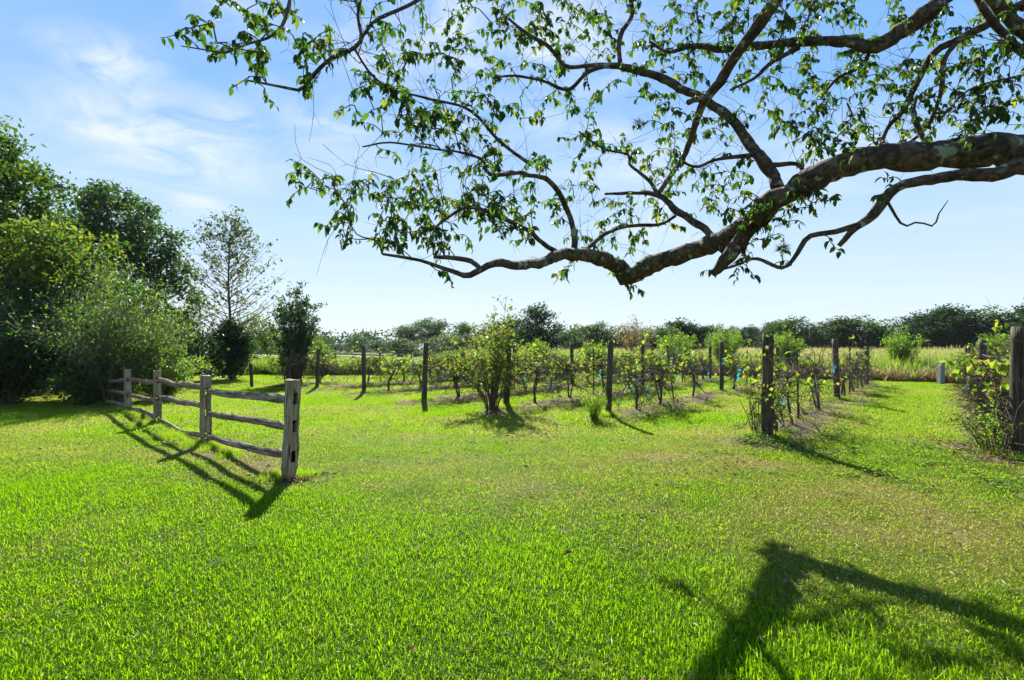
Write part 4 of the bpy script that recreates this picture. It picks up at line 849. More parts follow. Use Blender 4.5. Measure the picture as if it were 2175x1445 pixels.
def build_vineyard_shrubs():
    rng = np.random.default_rng(55)
    stems_bush('rose_bush', 1046, 0, 'many-stemmed leafy rose bush against the third row end post', 'shrub', rng, 40, 2.05, 1.15, M_leaf_rose, M_cane, 3300, .085, .052, .12, 8, 12.35, .14, .36, .013, None, .4, .2, .22)
    stems_bush('grass_clump', 1263, 0, 'tufted grassy clump at the foot of the leaning post', 'plant', rng, 46, .62, .30, M_leaf_weed, M_leaf_weed, 520, .10, .014, .25, 1, 10.6, .06, .05, .005, None, .6, 1.2)
    stems_bush('twiggy_shoots', 1612, 0, 'twiggy wild shoots left of the thick near post', 'plant', rng, 9, 1.25, .42, M_leaf_rose, M_cane, 170, .06, .04, 0, 3, 8.55, .1, .2, .008, None, .7)
    stems_bush('climbing_stems', 1628, 0, 'thin climbing stems round the thick near post', 'plant', rng, 8, 1.7, .22, M_leaf_vine, M_cane, 60, .07, .06, 0, 3, 8.15, .14, .35, .006, None, .9)
    stems_bush('edge_bramble', 2120, 0, 'leafy bramble at the foot of the dense vines on the right', 'plant', rng, 30, .95, .55, M_leaf_weed, M_cane, 700, .055, .035, .3, 5, 7.2, .2, .1, .006)
    # shrubs in and before the meadow
    for (px, top, d, w, l) in [(1915, 700, 25.5, .8, 'loose green willow shrub at the meadow edge beyond the first row'), (2106, 708, 24, .6, 'pale green shrub at the meadow edge on the right'), (1540, 700, 28.5, 1.0, 'broad green shrub behind the halfway post of the second row'), (1438, 708, 30.5, 1.0, 'leafy green shrub at the meadow edge near the small vines'),
                               (1142, 724, 32, .7, 'small pale green shrub behind the rose bush'), (1262, 728, 33, .9, 'low green shrub under the dark trees past the leaning post'), (1668, 705, 27.5, .7, 'feathery green shrub behind the thick near post')]:
        stems_bush('meadow_shrub', px, 0, l, 'shrub', rng, 42, H + (HZ - top) / F * d, w * 1.15, M_leaf_weed, M_greybark, 4600, .13, .052, .1, 7, d, .2, .12, .012, 'shrubs along the meadow edge', .55, .5)
    d = 1.55 * F / (812 - HZ); stems_bush('thin_sapling', 1979, 0, 'thin bare young sapling left of the pale post', 'plant', rng, 2, 1.45, .12, M_leaf_vine, M_greybark, 40, .06, .04, 0, 5, d, .02, .4, .012, None, .9)
build_vineyard_shrubs()

def build_treeline():
    rng = np.random.default_rng(202); protos = []
    def proto(leaf_m, nclus, per, cs, ll, lobes, shell=.5):
        r = lobe_tree('treeline_tree', (0, 0, 0), 'x', 'tree', rng, .3, .03, lobes, nclus, per, cs, ll, ll * .55, leaf_m, M_bark_dark, 'trees along the far edge of the meadow', shell); return r
    def lob(n, flat=1.0):
        L = [(0, 0, .5, .36, .36, .4)]
        for k in range(n):
            a = rng.random() * 6.28; r = rng.uniform(.10, .40); z = rng.uniform(.25, .95 - r * .8); L.append((r * math.cos(a), r * math.sin(a), z, *(rng.uniform(.10, .20) * np.array([1, 1, .85 * flat])))) 
        L += [(rng.uniform(-.3, .3), rng.uniform(-.2, .2), .16, .33, .3, .17) for _ in range(2)]
        return L
    A = [proto(M_leaf_far, 300, 26, .042, .042, lob(12)), proto(M_leaf_far, 300, 26, .042, .042, lob(15)), proto(M_leaf_far2, 280, 26, .042, .042, lob(11)), proto(M_leaf_far2, 260, 24, .045, .045, lob(10, 1.3)), proto(M_leaf_far2, 150, 22, .04, .042, [(0, 0, .62, .3, .3, .3), (-.25, 0, .75, .22, .2, .17), (.25, 0, .8, .22, .2, .16), (.1, 0, .45, .3, .25, .15)], .4)]
    used = set()
    def put(k, px, top, d, wpx, label):
        h = (H + (HZ - top) / F * d) * rng.uniform(1.0, 1.10); w = wpx / F * d * 1.35; loc = (xz(px, d), d, -.1); rz = rng.random() * 6.28
        if k not in used: used.add(k); r = A[k]; r.location = loc; r.rotation_euler = (0, 0, rz); r.scale = (w, w, h); r['label'] = label
        else: copy_thing(A[k], loc, rz, (w, w, h), label)
    L = [(3, 660, 724, 150, 60, 'dark distant tree just right of the dark upright shrub'), (0, 705, 727, 160, 60, 'low distant tree between the upright shrub and the second leftmost post'), (1, 768, 720, 170, 62, 'hazy distant tree above the pasture left of the tall open tree'), (0, 815, 724, 150, 56, 'distant rounded tree at the foot of the tall open tree'),
         (4, 868, 684, 95, 70, 'open-crowned tall tree left of its taller twin in the treeline'), (4, 918, 673, 98, 74, 'tallest open-crowned tree in the left treeline'), (2, 860, 716, 85, 80, 'low pale tree in front of the open-crowned trees'), (2, 940, 708, 80, 90, 'rounded greyish tree right of the open-crowned trees'),
         (4, 985, 683, 90, 60, 'small open tree left of the rose bush top'), (2, 1000, 704, 70, 86, 'mid green tree directly left of the rose bush'), (0, 1062, 668, 66, 96, 'dark tree rising directly behind the rose bush'), (1, 1148, 646, 60, 100, 'tallest dark rounded tree right of the rose bush'),
         (3, 1215, 686, 70, 66, 'narrow dark tree right of the tallest rounded tree'), (2, 1280, 682, 62, 100, 'bushy dark green tree left of the tan tree'), (2, 1405, 690, 55, 92, 'smooth pale green tree right of the tan tree'), (0, 1450, 679, 60, 110, 'dark sloping tree in the middle of the treeline'),
         (1, 1500, 702, 120, 60, 'small distant tree in the low gap of the treeline'), (4, 1535, 688, 110, 66, 'open distant tree in the low gap of the treeline'), (0, 1590, 688, 110, 72, 'rounded bluish distant tree right of the low gap'), (1, 1640, 682, 95, 60, 'tree with a small knob top above the thick near post'),
         (2, 1690, 672, 70, 100, 'mid green tree right of the thick near post'), (0, 1752, 668, 68, 110, 'dark tree behind the halfway post of the first row'), (2, 1818, 664, 66, 110, 'yellow-green tree beyond the far post of the first row'), (3, 1868, 692, 66, 80, 'low dark tree in the dip of the right treeline'),
         (0, 1930, 662, 62, 110, 'dark tree behind the loose willow shrub'), (1, 1992, 650, 60, 120, 'very dark broad tree above the pale post'), (0, 2060, 650, 58, 120, 'very dark tree above the far post of the right row'), (3, 2120, 644, 56, 110, 'tall dark tree near the right edge of the treeline'), (1, 2178, 640, 54, 120, 'rightmost dark tree of the treeline'),
         (0, 2270, 640, 56, 130, 'dark treeline tree beyond the right row of vines'), (3, 1335, 690, 64, 90, 'dark low tree behind the tan tree'), (0, 600, 722, 140, 90, 'distant tree behind the dark upright shrub'), (1, 530, 725, 140, 100, 'distant tree behind the slender sparse tree'), (3, 440, 728, 130, 110, 'distant tree seen left of the slender sparse tree')]
    for a in L: put(*a)
    # reddish tan half-bare tree
    d = 42; stems_bush('tan_tree', 1350, 0, 'half-bare tan and rust coloured tree in the middle of the treeline', 'tree', rng, 40, 4.0, 1.7, M_leaf_tan, M_greybark, 1500, .15, .09, 0, 8, d, .15, .4, .03, None, .35, .4)
build_treeline()

# ------------------------------------------------------------------ wire fence at the pasture
def build_wire_fence():
    rng = np.random.default_rng(9); pts = [(-24.5, 31), (-21.5, 30.6), (-18.6, 30.3), (-15.6, 30.1), (-12.8, 29.6), (-10.1, 29.2), (-7.4, 28.8), (-4.6, 28.6)]
    root = thing('wire_fence', (*pts[0], 0), 'rail and wire fence separating the lawn from the green pasture', 'fence'); b = np.array([*pts[0], 0])
    for (x, y) in pts:
        mb = MB(); tube(mb, [(0, 0, -.1), (rng.normal(0, .01), 0, .6), (rng.normal(0, .03), 0, 1.28)], [.06, .06, .055], 7, rough=.06, rng=rng); o = mb.obj('post', M_post, root); o.location = (x - b[0], y - b[1], 0)
    mb = MB(); tube(mb, [np.array([x, y, 1.16 + rng.normal(0, .03)]) - b for x, y in pts], .04, 6); mb.obj('top_rail', M_rail, root)
    for z in (.25, .5, .75, .98):
        mb = MB(); tube(mb, [np.array([x, y - .07, z]) - b for x, y in pts], .007, 4); mb.obj('wire', M_wire, root)
build_wire_fence()

# ------------------------------------------------------------------ the spreading tree overhead
def build_shade_tree():
    rng = np.random.default_rng(404); ROOT = np.array([6.5, 3.9, 0.0])
    root = thing('shade_tree', ROOT, 'spreading shade tree with long lichened limbs reaching overhead from the right', 'tree')
    # (path of (photo x, photo y, width in px, depth m))
    B = {}
    B['A'] = [(2330, 330, 100, 4.6), (2175, 318, 92, 4.75), (2050, 322, 80, 4.9), (1950, 330, 74, 5.0), (1870, 332, 70, 5.05), (1800, 350, 68, 5.1), (1720, 382, 64, 5.2), (1640, 434, 60, 5.3), (1570, 490, 58, 5.4), (1500, 522, 54, 5.5), (1420, 552, 50, 5.55), (1340, 585, 46, 5.6), (1312, 570, 42, 5.6), (1285, 550, 39, 5.6), (1240, 543, 36, 5.55), (1190, 541, 33, 5.5), (1150, 556, 28, 5.4), (1100, 564, 25, 5.3), (1050, 560, 21, 5.2), (1020, 573, 19, 5.15), (993, 588, 16, 5.1), (960, 577, 12, 5.05), (900, 556, 9, 5.0), (860, 548, 8, 4.95), (812, 540, 7, 4.9)]
    B['A2'] = [(1022, 574, 15, 5.15), (1002, 556, 14, 5.2), (965, 549, 12, 5.2), (922, 546, 9, 5.25)]
    B['B'] = [(2330, 365, 60, 4.5), (2175, 352, 58, 4.6), (2120, 368, 46, 4.6), (2040, 372, 40, 4.65), (1980, 381, 33, 4.7), (1910, 398, 30, 4.8), (1875, 430, 31, 4.85), (1850, 462, 28, 4.9), (1812, 488, 24, 4.9), (1782, 522, 15, 4.95)]
    B['B2'] = [(1838, 474, 20, 4.9), (1775, 492, 18, 4.9), (1718, 505, 16, 4.95), (1692, 540, 14, 5.0), (1662, 570, 12, 5.0), (1605, 550, 10, 5.1), (1560, 565, 9, 5.2), (1512, 578, 8, 5.3)]
    B['C'] = [(1610, 452, 40, 5.3), (1580, 495, 42, 5.3), (1555, 540, 44, 5.25), (1530, 570, 30, 5.25), (1514, 582, 16, 5.2)]
    B['D'] = [(1652, 400, 34, 5.3), (1640, 370, 31, 5.4), (1615, 335, 28, 5.5), (1575, 280, 26, 5.7), (1520, 226, 25, 5.9), (1460, 195, 24, 6.0), (1400, 165, 21, 6.1), (1330, 144, 18, 6.2), (1288, 138, 16, 6.2), (1245, 140, 12, 6.3), (1200, 140, 10, 6.3), (1165, 100, 10, 6.4), (1120, 72, 9, 6.5), (1080, 40, 7, 6.5)]
    B['D2'] = [(1290, 139, 13, 6.2), (1250, 152, 12, 6.1), (1208, 190, 10, 6.0), (1150, 172, 8, 6.0), (1100, 162, 7, 6.0), (1050, 165, 5, 6.0)]
    B['E'] = [(1675, -40, 36, 4.4), (1650, 0, 34, 4.5), (1580, 92, 30, 4.8), (1510, 200, 27, 5.1), (1488, 232, 21, 5.2), (1466, 300, 16, 5.3), (1448, 340, 14, 5.35), (1398, 412, 11, 5.4)]
    B['E2'] = [(1500, 212, 20, 5.1), (1478, 212, 17, 5.0), (1462, 218, 15, 4.95)]
    B['F'] = [(1545, 540, 20, 5.35), (1500, 490, 20, 5.5), (1440, 450, 18, 5.6), (1400, 416, 15, 5.7), (1345, 410, 10, 5.8), (1285, 412, 7, 5.9)]
    B['F2'] = [(1400, 416, 12, 5.7), (1375, 380, 10, 5.8), (1338, 350, 9, 5.9), (1335, 330, 7, 5.9), (1280, 315, 6, 6.0), (1230, 280, 5, 6.0)]
    B['G'] = [(1222, 536, 20, 5.55), (1219, 490, 17, 5.6), (1198, 432, 15, 5.7), (1167, 384, 14, 5.8), (1130, 374, 12, 5.8), (1100, 368, 12, 5.8), (1040, 371, 10, 5.8), (1024, 340, 8, 5.7), (968, 322, 6, 5.6), (930, 318, 5, 5.5), (830, 303, 5, 5.4), (770, 312, 4, 5.3)]
    B['H'] = [(1195, 541, 14, 5.5), (1160, 522, 12, 5.6), (1120, 490, 12, 5.6), (1060, 460, 12, 5.6), (1000, 440, 10, 5.5), (960, 456, 8, 5.4), (915, 490, 6, 5.3)]
    B['I'] = [(1240, 532, 14, 5.55), (1290, 495, 11, 5.7), (1335, 480, 10, 5.8), (1400, 476, 9, 5.9), (1435, 458, 8, 5.9)]
    B['J'] = [(2060, -70, 56, 5.4), (2010, -15, 50, 5.4), (1960, 35, 46, 5.4), (1905, 75, 40, 5.5), (1850, 98, 34, 5.5), (1800, 88, 28, 5.6), (1720, 89, 24, 5.7), (1620, 96, 21, 5.9), (1535, 106, 18, 6.1), (1480, 98, 14, 6.2), (1420, 110, 9, 6.3), (1380, 90, 7, 6.4)]
    B['J2'] = [(1698, 100, 15, 5.7), (1640, 132, 13, 5.8), (1600, 166, 10, 5.9), (1550, 192, 6, 6.0)]
    B['J3'] = [(1850, 100, 14, 5.5), (1832, 138, 10, 5.6), (1780, 166, 9, 5.7), (1742, 210, 6, 5.8)]
    B['K'] = [(2180, 5, 24, 5.2), (2120, 40, 22, 5.3), (2050, 78, 21, 5.4), (1985, 112, 19, 5.5), (1950, 172, 17, 5.6), (1920, 232, 15, 5.7), (1890, 265, 13, 5.8), (1872, 302, 9, 5.8)]
    B['K2'] = [(2030, 92, 15, 5.4), (2005, 130, 13, 5.4), (1998, 200, 11, 5.5), (1968, 270, 10, 5.5), (1935, 300, 8, 5.5)]
    B['L'] = [(2070, -10, 16, 4.2), (2110, 50, 18, 4.2), (2175, 112, 19, 4.2), (2280, 180, 22, 4.3)]
    B['L2'] = [(2090, -20, 30, 4.0), (2150, 40, 34, 4.0), (2240, 120, 38, 4.1), (2340, 240, 44, 4.3)]
    B['M'] = [(1978, 318, 17, 5.0), (1950, 275, 15, 5.1), (1940, 240, 12, 5.2), (1945, 205, 8, 5.3)]
    B['N'] = [(1318, 143, 13, 6.2), (1315, 100, 12, 6.3), (1322, 65, 12, 6.3), (1342, 32, 11, 6.3), (1338, -10, 10, 6.3)]
    B['O'] = [(790, -120, 14, 3.9), (770, -20, 10, 3.9), (760, 35, 9, 3.9), (767, 80, 10, 3.9), (752, 102, 11, 3.9), (700, 126, 12, 3.85), (660, 166, 11, 3.8), (640, 191, 9, 3.8), (600, 185, 8, 3.8), (525, 171, 5, 3.8)]
    B['O2'] = [(566, 180, 6, 3.8), (558, 145, 4, 3.8)]
    B['O3'] = [(767, 80, 9, 3.9), (800, 42, 9, 4.1), (850, 20, 10, 4.3), (905, -10, 10, 4.5), (960, -60, 12, 4.7)]
    B['Pp'] = [(640, -110, 11, 3.6), (618, -10, 9, 3.6), (602, 50, 9, 3.6), (570, 80, 8, 3.6), (520, 96, 7, 3.6), (480, 112, 6, 3.6), (430, 105, 4, 3.6), (385, 98, 3, 3.6)]
    B['Q'] = [(752, 102, 7, 3.95), (790, 160, 6, 4.2), (840, 192, 6, 4.5), (905, 208, 7, 4.8), (1000, 236, 8, 5.2), (1060, 300, 8, 5.5), (1120, 345, 9, 5.75)]
    B['Sx'] = [(812, 540, 6, 4.9), (800, 512, 5, 4.9), (760, 500, 4, 4.9), (742, 470, 3, 4.9)]
    B['T'] = [(1885, 428, 9, 4.8), (1918, 478, 6, 4.8), (1950, 472, 5, 4.8), (1984, 480, 5, 4.8), (1992, 458, 4, 4.8), (2014, 425, 2, 4.8)]
    B['V'] = [(1600, 330, 14, 5.55), (1520, 340, 10, 5.6), (1480, 355, 8, 5.6), (1450, 345, 6, 5.7)]
    B['X'] = [(1640, 350, 12, 5.4), (1690, 348, 11, 5.4), (1715, 372, 10, 5.3)]
    B['Y'] = [(2000, 250, 6, 5.3), (2060, 190, 5, 5.2), (2150, 165, 5, 5.1), (2230, 150, 5, 5.0)]
    par = {k: 'limb' if k in 'ABDEJKL' or k == 'L2' else 'branch' for k in B}
    sk = []                                     # skeleton nodes: photo x, y, depth
    for k in ('B', 'B2'): B[k] = [(a, b, w * .8, d) for a, b, w, d in B[k]]
    for k in ('A', 'A2', 'B', 'B2', 'C', 'G', 'H', 'I', 'F', 'F2', 'T', 'Sx'): B[k] = [(a, b, w, d * (.92 + .33 / (1 + math.exp((a - 1530) / 90))) * (1 - .34 * min(max((1320 - a) / 240, 0), 1))) for a, b, w, d in B[k]]   # the bend hangs farthest away
    for k, cp in B.items():
        cp = np.array(cp, float); pts = np.array([P(a, b, d) for a, b, _, d in cp]); rad = cp[:, 2] * .385 / F * cp[:, 3]
        L = np.linalg.norm(np.diff(pts, axis=0), axis=1).sum(); n = max(8, int(L / .06)); q = smooth_path(np.column_stack([pts, rad]), n)
        jit = rng.normal(0, 1, (n, 3)); jit = (jit + np.roll(jit, 1, 0) + np.roll(jit, -1, 0)) / 3; jit[0] = 0; q[:, :3] += jit * q[:, 3:4] * .22
        r = np.maximum(q[:, 3], .002) * (1 + .10 * np.sin(np.arange(n) * .9 + rng.random() * 6) * rng.random(n)); bmp = rng.normal(0, 1, n); bmp = (np.roll(bmp, 2) + np.roll(bmp, 1) + bmp + np.roll(bmp, -1)) / 4; r = r * (1 + .09 * bmp)
        mb = MB(); tube(mb, q[:, :3] - ROOT, r, 20 if r.max() > .04 else 8, rough=.055, rng=rng, keep=.94); o = mb.obj(par[k], M_bark_big, root, True)
        sk.append(q[:, :3])
    # trunk out of frame at the right, with limbs running into it
    fork = np.array([6.2, 3.95, 2.6]); mb = MB(); tube(mb, smooth_path([np.array([6.5, 3.9, -.2]), np.array([6.45, 3.95, .8]), np.array([6.3, 3.95, 1.9]), fork], 14) - ROOT, np.linspace(.42, .33, 14), 14, rough=.06, rng=rng); mb.obj('trunk', M_bark_big, root, True)
    def join(k, r0, mid=None, end=0):
        cp = B[k]; e = cp[end]; p = P(e[0], e[1], e[3]); r1 = e[2] * .5 / F * e[3]; m = mid if mid is not None else (p + fork) / 2 + np.array([0, 0, .12]); mb = MB()
        nn = cp[1] if end == 0 else cp[-2]; pn = P(nn[0], nn[1], nn[3]); q = smooth_path([p + (pn - p) * .15, p, m, fork - np.array([0, 0, .15])], 16); tube(mb, q - ROOT, np.linspace(r1, r0, 16), 10, rough=.05, rng=rng); mb.obj('limb', M_bark_big, root, True); sk.append(q)
    join('A', .24); join('B', .17); join('L', .09, end=-1); join('L2', .16, end=-1)
    join('J', .22, np.array([6.1, 4.9, 5.2])); join('E', .12, np.array([4.6, 4.0, 5.3])); join('K', .10, np.array([6.2, 4.6, 4.4])); join('Y', .05, np.array([6.2, 4.4, 3.9]), -1)
    top = np.array([3.0, 4.2, 6.3]); mb = MB(); q = smooth_path([fork, np.array([5.6, 4.0, 4.6]), top, np.array([.2, 4.4, 5.8])], 24); tube(mb, q - ROOT, np.linspace(.15, .04, 24), 10, rough=.05, rng=rng); mb.obj('limb', M_bark_big, root, True)
    for k in ('O', 'Pp', 'O3', 'N'):
        cp = B[k]; e = cp[0] if k in ('O', 'Pp') else cp[-1]; p = P(e[0], e[1], e[3]); mb = MB(); q2 = smooth_path([p, (p + q[-4]) / 2 + np.array([0, 0, .15]), q[-3 if k != 'N' else -8]], 12); tube(mb, q2 - ROOT, np.linspace(e[2] * .5 / F * e[3], .04, 12), 7, rough=.05, rng=rng); mb.obj('branch', M_bark_big, root, True)
    SK = np.vstack(sk)
    def proj(p): return np.stack([CX + p[:, 0] / p[:, 1] * F, HZ - (p[:, 2] - H) / p[:, 1] * F], 1)
    # leaf clusters: photo x, y, radius px, sprays, leaf length m
    CL = [(470, 60, 62, 9), (545, 100, 55, 10), (600, 50, 50, 7), (440, 108, 40, 5), (385, 95, 25, 2), (480, 20, 45, 5), (650, 120, 45, 7), (700, 145, 50, 9), (770, 150, 50, 8), (640, 60, 40, 3), (820, 175, 45, 5), (540, 130, 40, 5),
          (770, 30, 40, 3), (860, 60, 70, 9), (920, 110, 80, 14), (880, 170, 60, 9), (960, 40, 60, 8), (1000, 120, 70, 12), (960, 190, 50, 7), (1020, 30, 50, 8),
          (830, 255, 50, 8), (880, 290, 50, 10), (960, 265, 60, 13), (1035, 285, 60, 15), (730, 225, 40, 3), (760, 260, 40, 3), (1000, 330, 30, 3), (900, 240, 40, 5),
          (630, 385, 30, 4), (690, 390, 40, 5), (760, 440, 55, 12), (830, 450, 60, 17), (900, 480, 60, 15), (870, 400, 50, 9), (960, 420, 55, 15), (790, 380, 40, 4), (1010, 460, 50, 12), (1060, 420, 45, 9), (920, 520, 35, 5), (740, 490, 35, 4), (820, 510, 30, 3),
          (1090, 40, 70, 14), (1160, 40, 60, 12), (1220, 70, 60, 14), (1260, 110, 55, 10), (1120, 110, 60, 12), (1180, 170, 50, 8), (1060, 180, 55, 9), (1290, 190, 40, 4), (1120, 220, 40, 5), (1210, 265, 40, 6), (1270, 275, 40, 6), (1240, 200, 45, 6), (1130, 345, 35, 6), (1060, 350, 30, 4),
          (1230, 400, 50, 9), (1180, 470, 45, 6), (1300, 460, 45, 8), (1240, 340, 40, 5), (1100, 480, 50, 5), (1130, 430, 40, 5), (1260, 490, 35, 4), (1350, 490, 45, 7),
          (1330, 50, 60, 10), (1400, 60, 70, 14), (1470, 40, 65, 14), (1540, 50, 65, 14), (1600, 30, 60, 12), (1430, 130, 55, 11), (1500, 140, 50, 10), (1380, 200, 50, 8), (1420, 250, 55, 11), (1340, 300, 50, 7), (1410, 330, 50, 9), (1480, 290, 40, 6), (1560, 230, 45, 7), (1590, 160, 50, 9),
          (1450, 390, 50, 8), (1500, 400, 45, 8), (1540, 420, 45, 8), (1400, 440, 40, 5), (1380, 390, 40, 4), (1600, 440, 40, 6), (1580, 360, 40, 3),
          (1680, 40, 60, 13), (1750, 40, 60, 14), (1830, 40, 55, 13), (1900, 30, 50, 10), (1660, 160, 55, 11), (1720, 160, 55, 11), (1700, 240, 60, 14), (1760, 270, 55, 13), (1650, 230, 45, 8), (1820, 220, 60, 13), (1850, 160, 55, 12), (1790, 310, 45, 8), (1730, 320, 45, 8), (1900, 200, 55, 12), (1880, 280, 45, 8),
          (1960, 130, 50, 10), (2020, 60, 55, 12), (2080, 110, 60, 14), (2140, 60, 50, 10), (2040, 190, 50, 10), (2100, 200, 55, 12), (2160, 150, 50, 10), (2165, 230, 45, 9), (2030, 270, 50, 12), (2080, 280, 45, 9), (1960, 280, 40, 7), (1930, 60, 45, 8), (2000, 230, 40, 6), (2130, 20, 45, 8),
          (1640, 440, 35, 5), (1700, 430, 40, 7), (1750, 425, 30, 4), (1690, 490, 20, 2), (1640, 530, 30, 4), (1560, 560, 35, 5), (1325, 600, 26, 5), (1345, 570, 30, 4), (1195, 580, 26, 4), (1870, 400, 25, 3), (1590, 535, 25, 3),
          (1780, 110, 70, 8), (1950, 180, 60, 6), (2060, 150, 60, 6), (1640, 100, 60, 7), (1330, 120, 50, 5), (1080, 100, 60, 7), (2110, 255, 45, 5), (1860, 110, 50, 5), (1720, 70, 60, 6),
          # beyond the frame, above
          (700, -70, 90, 7), (900, -90, 100, 7), (1150, -80, 110, 9), (1400, -90, 120, 10), (1650, -90, 120, 10), (1900, -90, 110, 9), (2150, -80, 110, 9), (2280, 60, 80, 8), (2290, 220, 70, 6), (500, -60, 70, 6), (1000, -220, 150, 6), (1500, -240, 160, 7), (1900, -250, 160, 7)]
    tw = MB(); LP, LA, LN, LL, LW, LV = [], [], [], [], [], []
    jobs = []
    for (cx, cy, rr, n) in CL:
        for _ in range(int(n * (1.25 if cy > 330 else 1.05))):
            a = rng.random() * 6.283; r = rr * math.sqrt(rng.random()); jobs.append((cx + r * math.cos(a), cy + r * math.sin(a)))
    SP = proj(SK); nodes = [SK]; nodesP = [SP]
    J = np.array(jobs); dist = np.array([np.min(np.hypot(SP[:, 0] - x, SP[:, 1] - y)) for x, y in J]); order = np.argsort(dist)
    ALL = SK.copy(); ALLP = SP.copy(); pend = []
    for c, oi in enumerate(order):
        x, y = J[oi]
        if c % 12 == 0 and pend:
            e = np.vstack(pend); ALL = np.vstack([ALL, e]); ALLP = np.vstack([ALLP, proj(e)]); pend = []
        dd = np.hypot(ALLP[:, 0] - x, 1.8 * (ALLP[:, 1] - y)) + 70 * (ALLP[:, 0] < x - 8) * (x < 1700); cand = np.argsort(dd)[:6]; i = cand[rng.integers(0, min(6, len(cand)))]; s = ALL[i]; dep = float(np.clip(s[1] + rng.normal(0, .22), 3.0, 7.4)); e = P(x, y, dep)
        v = e - s; L = np.linalg.norm(v)
        if L > 1.6: e = s + v * (1.6 / L); v = e - s; L = 1.6
        if L < .24: e = s + unit(rng.normal(0, 1, 3) + v * 3) * .26; v = e - s; L = np.linalg.norm(v)
        m1 = s + v * .33 + rng.normal(0, .07, 3) * L + [0, 0, .10 * L]; m2 = s + v * .68 + rng.normal(0, .07, 3) * L + [0, 0, .08 * L]; n = 7; q = smooth_path([s, m1, m2, e], n)
        tube(tw, q - ROOT, np.linspace(.0040 + .0045 * min(L, 1), .0018, n), 4, cap=False); pend.append(q[2:])
        nl = int(rng.integers(5, 10)); tpos = np.linspace(.35, 1.0, nl) + rng.normal(0, .03, nl); td = unit(e - m2 + 1e-6)
        big = 1.0
        for kx, t in enumerate(tpos):
            t = min(max(t, 0), 1); p = q[min(int(t * (n - 1)), n - 2)] * (1 - (t * (n - 1)) % 1) + q[min(int(t * (n - 1)) + 1, n - 1)] * ((t * (n - 1)) % 1)
            sd = unit(np.cross(td, [0, 0, 1.]) + 1e-6) * (1 if kx % 2 else -1); ax = unit(td * rng.uniform(.1, .7) + sd * rng.uniform(.4, 1.0) + np.array([0, 0, -rng.uniform(.1, .95)]) + rng.normal(0, .26, 3)); LP.append(p); LA.append(ax)
            LN.append(unit(np.array([0, 0, 1.]) + rng.normal(0, .4, 3))); l = rng.uniform(.052, .098) * (.55 + .08 * dep); LL.append(l); LW.append(l * rng.uniform(.48, .66)); LV.append(np.clip(rng.beta(1.6, 3.2) + (.5 if rng.random() < .05 else 0), 0, 1))
    # bare twigs
    for k in range(640):
        i = rng.integers(0, len(ALL)); s = ALL[i]; px, py = ALLP[i]
        if py > 560 or px < 640 or px > 2150 or (px > 1750 and py > 330): continue
        d = unit(rng.normal(0, 1, 3) + [-.4, 0, .5]) * rng.uniform(.15, .55); q = smooth_path([s, s + d * .5 + rng.normal(0, .04, 3), s + d], 5); tube(tw, q - ROOT, np.linspace(.003, .0012, 5), 3, cap=False)
        for _ in range(2):
            j = q[rng.integers(2, 5)]; dv = unit(d + rng.normal(0, .25, 3)) * rng.uniform(.06, .16); tube(tw, [j - ROOT, j + dv - ROOT], [.0018, .0009], 3, cap=False)
    t = tw.obj('twigs', M_twig, root); tag(t, None, None, None, 'stuff')
    LP = np.array(LP); LA = np.array(LA); LN = np.array(LN); LL = np.array(LL); LW = np.array(LW); LV = np.array(LV)
    pp = proj(LP); inf = (pp[:, 0] > 0) & (pp[:, 0] < 2175) & (pp[:, 1] > 0); size = np.where(inf, LL / LP[:, 1], 0); big = np.argsort(-size)[:300]; rest = np.setdiff1d(np.arange(len(LP)), big)
    fb = MB(); leaves(fb, LP[rest] - ROOT, LA[rest], LN[rest], LL[rest], LW[rest], rng, .16, LV[rest], True, .40); tag(fb.obj('foliage', M_leaf_over, root), None, None, None, 'stuff')
    ms = []
    for k in range(10):
        mb = MB(); leaves(mb, [[0, 0, 0]], np.array([[0, 1., 0]]), np.array([[0, 0, 1.]]), 1.0, [.5], rng, .16, [k / 10 + .05], True, .36 + .02 * k); ms.append(mb.mesh('leaf', M_leaf_over))
    for i in big:
        o = link('leaf', ms[min(int(LV[i] * 10), 9)], root); a = LA[i]; s = unit(np.cross(a, LN[i])); u = np.cross(s, a); sc = LL[i]; p = LP[i] - ROOT
        o.matrix_local = Matrix(((s[0] * sc, a[0] * sc, u[0] * sc, p[0]), (s[1] * sc, a[1] * sc, u[1] * sc, p[1]), (s[2] * sc, a[2] * sc, u[2] * sc, p[2]), (0, 0, 0, 1)))
    # ball moss
    for (px, py, l) in [(1100, 68, 'topmost, high among the upper leaves'), (985, 335, 'on the bare looping branch left of centre'), (946, 316, 'small, on the thin twig beside the larger left clump'), (980, 448, 'on the lower left branch among leaves'), (1300, 436, 'in the centre above the forked limb'), (1364, 265, 'hanging in the open gap right of centre'), (1640, 530, 'on the thin branch below the main limb'), (922, 512, 'at the tip of the lowest left branch'), (1378, 352, 'small, on the central twigs'), (1500, 285, 'small, on the diagonal upper branch')]:
        dd = np.hypot(ALLP[:, 0] - px, ALLP[:, 1] - py); c = ALL[np.argmin(dd)]; rr = .075 if 'small' not in l else .05; mb = MB(); n = 90; dv = rand_dirs(n, rng)
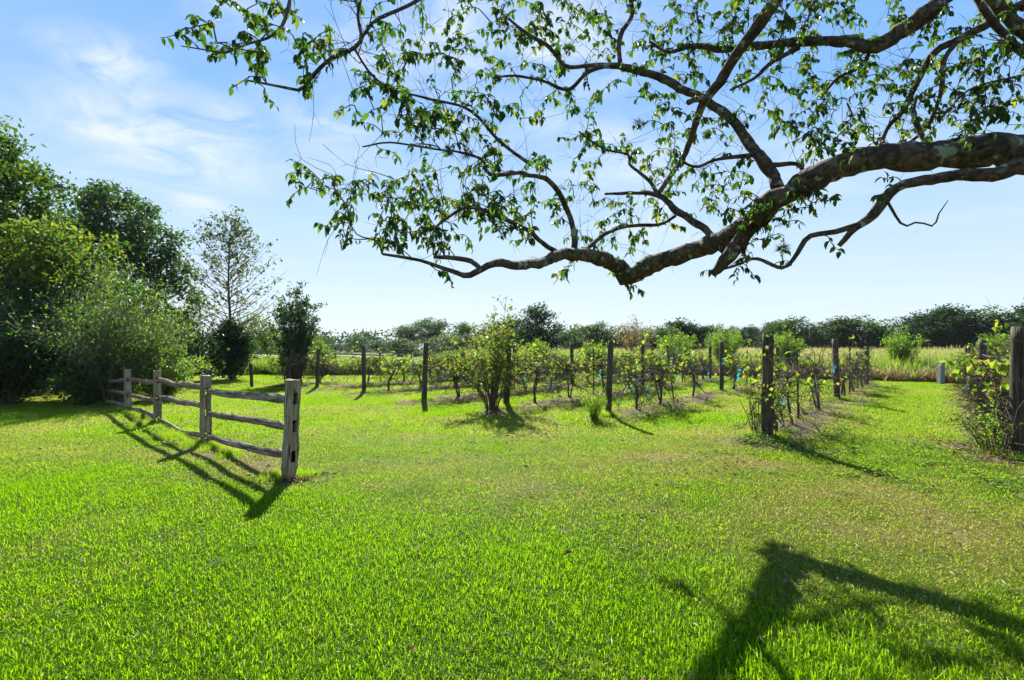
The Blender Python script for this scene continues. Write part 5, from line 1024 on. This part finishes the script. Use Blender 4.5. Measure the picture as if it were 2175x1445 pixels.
        leaves(mb, dv * .008, dv + rng.normal(0, .25, (n, 3)), rand_dirs(n, rng), rr * rng.uniform(.7, 1.4, n), .006, rng, .1)
        o = mb.obj('ball_moss', M_moss); o.location = c; tag(o, 'dark spiky ball moss clump ' + l, 'moss', 'ball moss clumps on the overhanging branches')
build_shade_tree()

def build_far_woods():
    rng = np.random.default_rng(606); mb = MB(); n = 900
    px = rng.uniform(380, 2500, n); d = rng.uniform(120, 200, n); h = 3.0 + 3.2 * vnoise(px * .022, px * 0, 5) + 1.6 * vnoise(px * .07, px * 0, 6)
    per = 34; c = np.stack([(px - CX) / F * d, d, h * rng.random(n) ** .6], 1); p = (c[:, None, :] + rng.normal(0, 1, (n, per, 3)) * [1.5, 1.2, .8]).reshape(-1, 3); p[:, 2] = np.maximum(p[:, 2], .1); m = len(p)
    leaves(mb, p, rng.normal(0, .8, (m, 3)), rng.normal(0, .55, (m, 3)) + [0, 0, .8], rng.uniform(.6, 1.1, m), rng.uniform(.4, .7, m), rng, .2)
    tag(mb.obj('far_woods', M_leaf_far), 'continuous dark wood along the horizon behind the treeline', None, None, 'stuff')
build_far_woods()

def build_haze():
    m = new_mat('haze'); nt = m.node_tree; v = nt.nodes.new('ShaderNodeVolumePrincipled'); o = nt.nodes.new('ShaderNodeOutputMaterial'); nt.links.new(v.outputs[0], o.inputs['Volume'])
    v.inputs['Color'].default_value = (.82, .90, 1.0, 1); v.inputs['Density'].default_value = HAZE; v.inputs['Anisotropy'].default_value = .2
    x0, x1, y0, y1, z0, z1 = -345, 345, -75, 345, -1.2, 15.5; mb = MB()
    mb.add([(x0, y0, z0), (x1, y0, z0), (x1, y1, z0), (x0, y1, z0), (x0, y0, z1), (x1, y0, z1), (x1, y1, z1), (x0, y1, z1)], [(0, 3, 2, 1), (4, 5, 6, 7), (0, 1, 5, 4), (1, 2, 6, 5), (2, 3, 7, 6), (3, 0, 4, 7)])
    tag(mb.obj('haze', m), 'thin summer haze over the fields', None, None, 'stuff')
HAZE = .00012
build_haze()
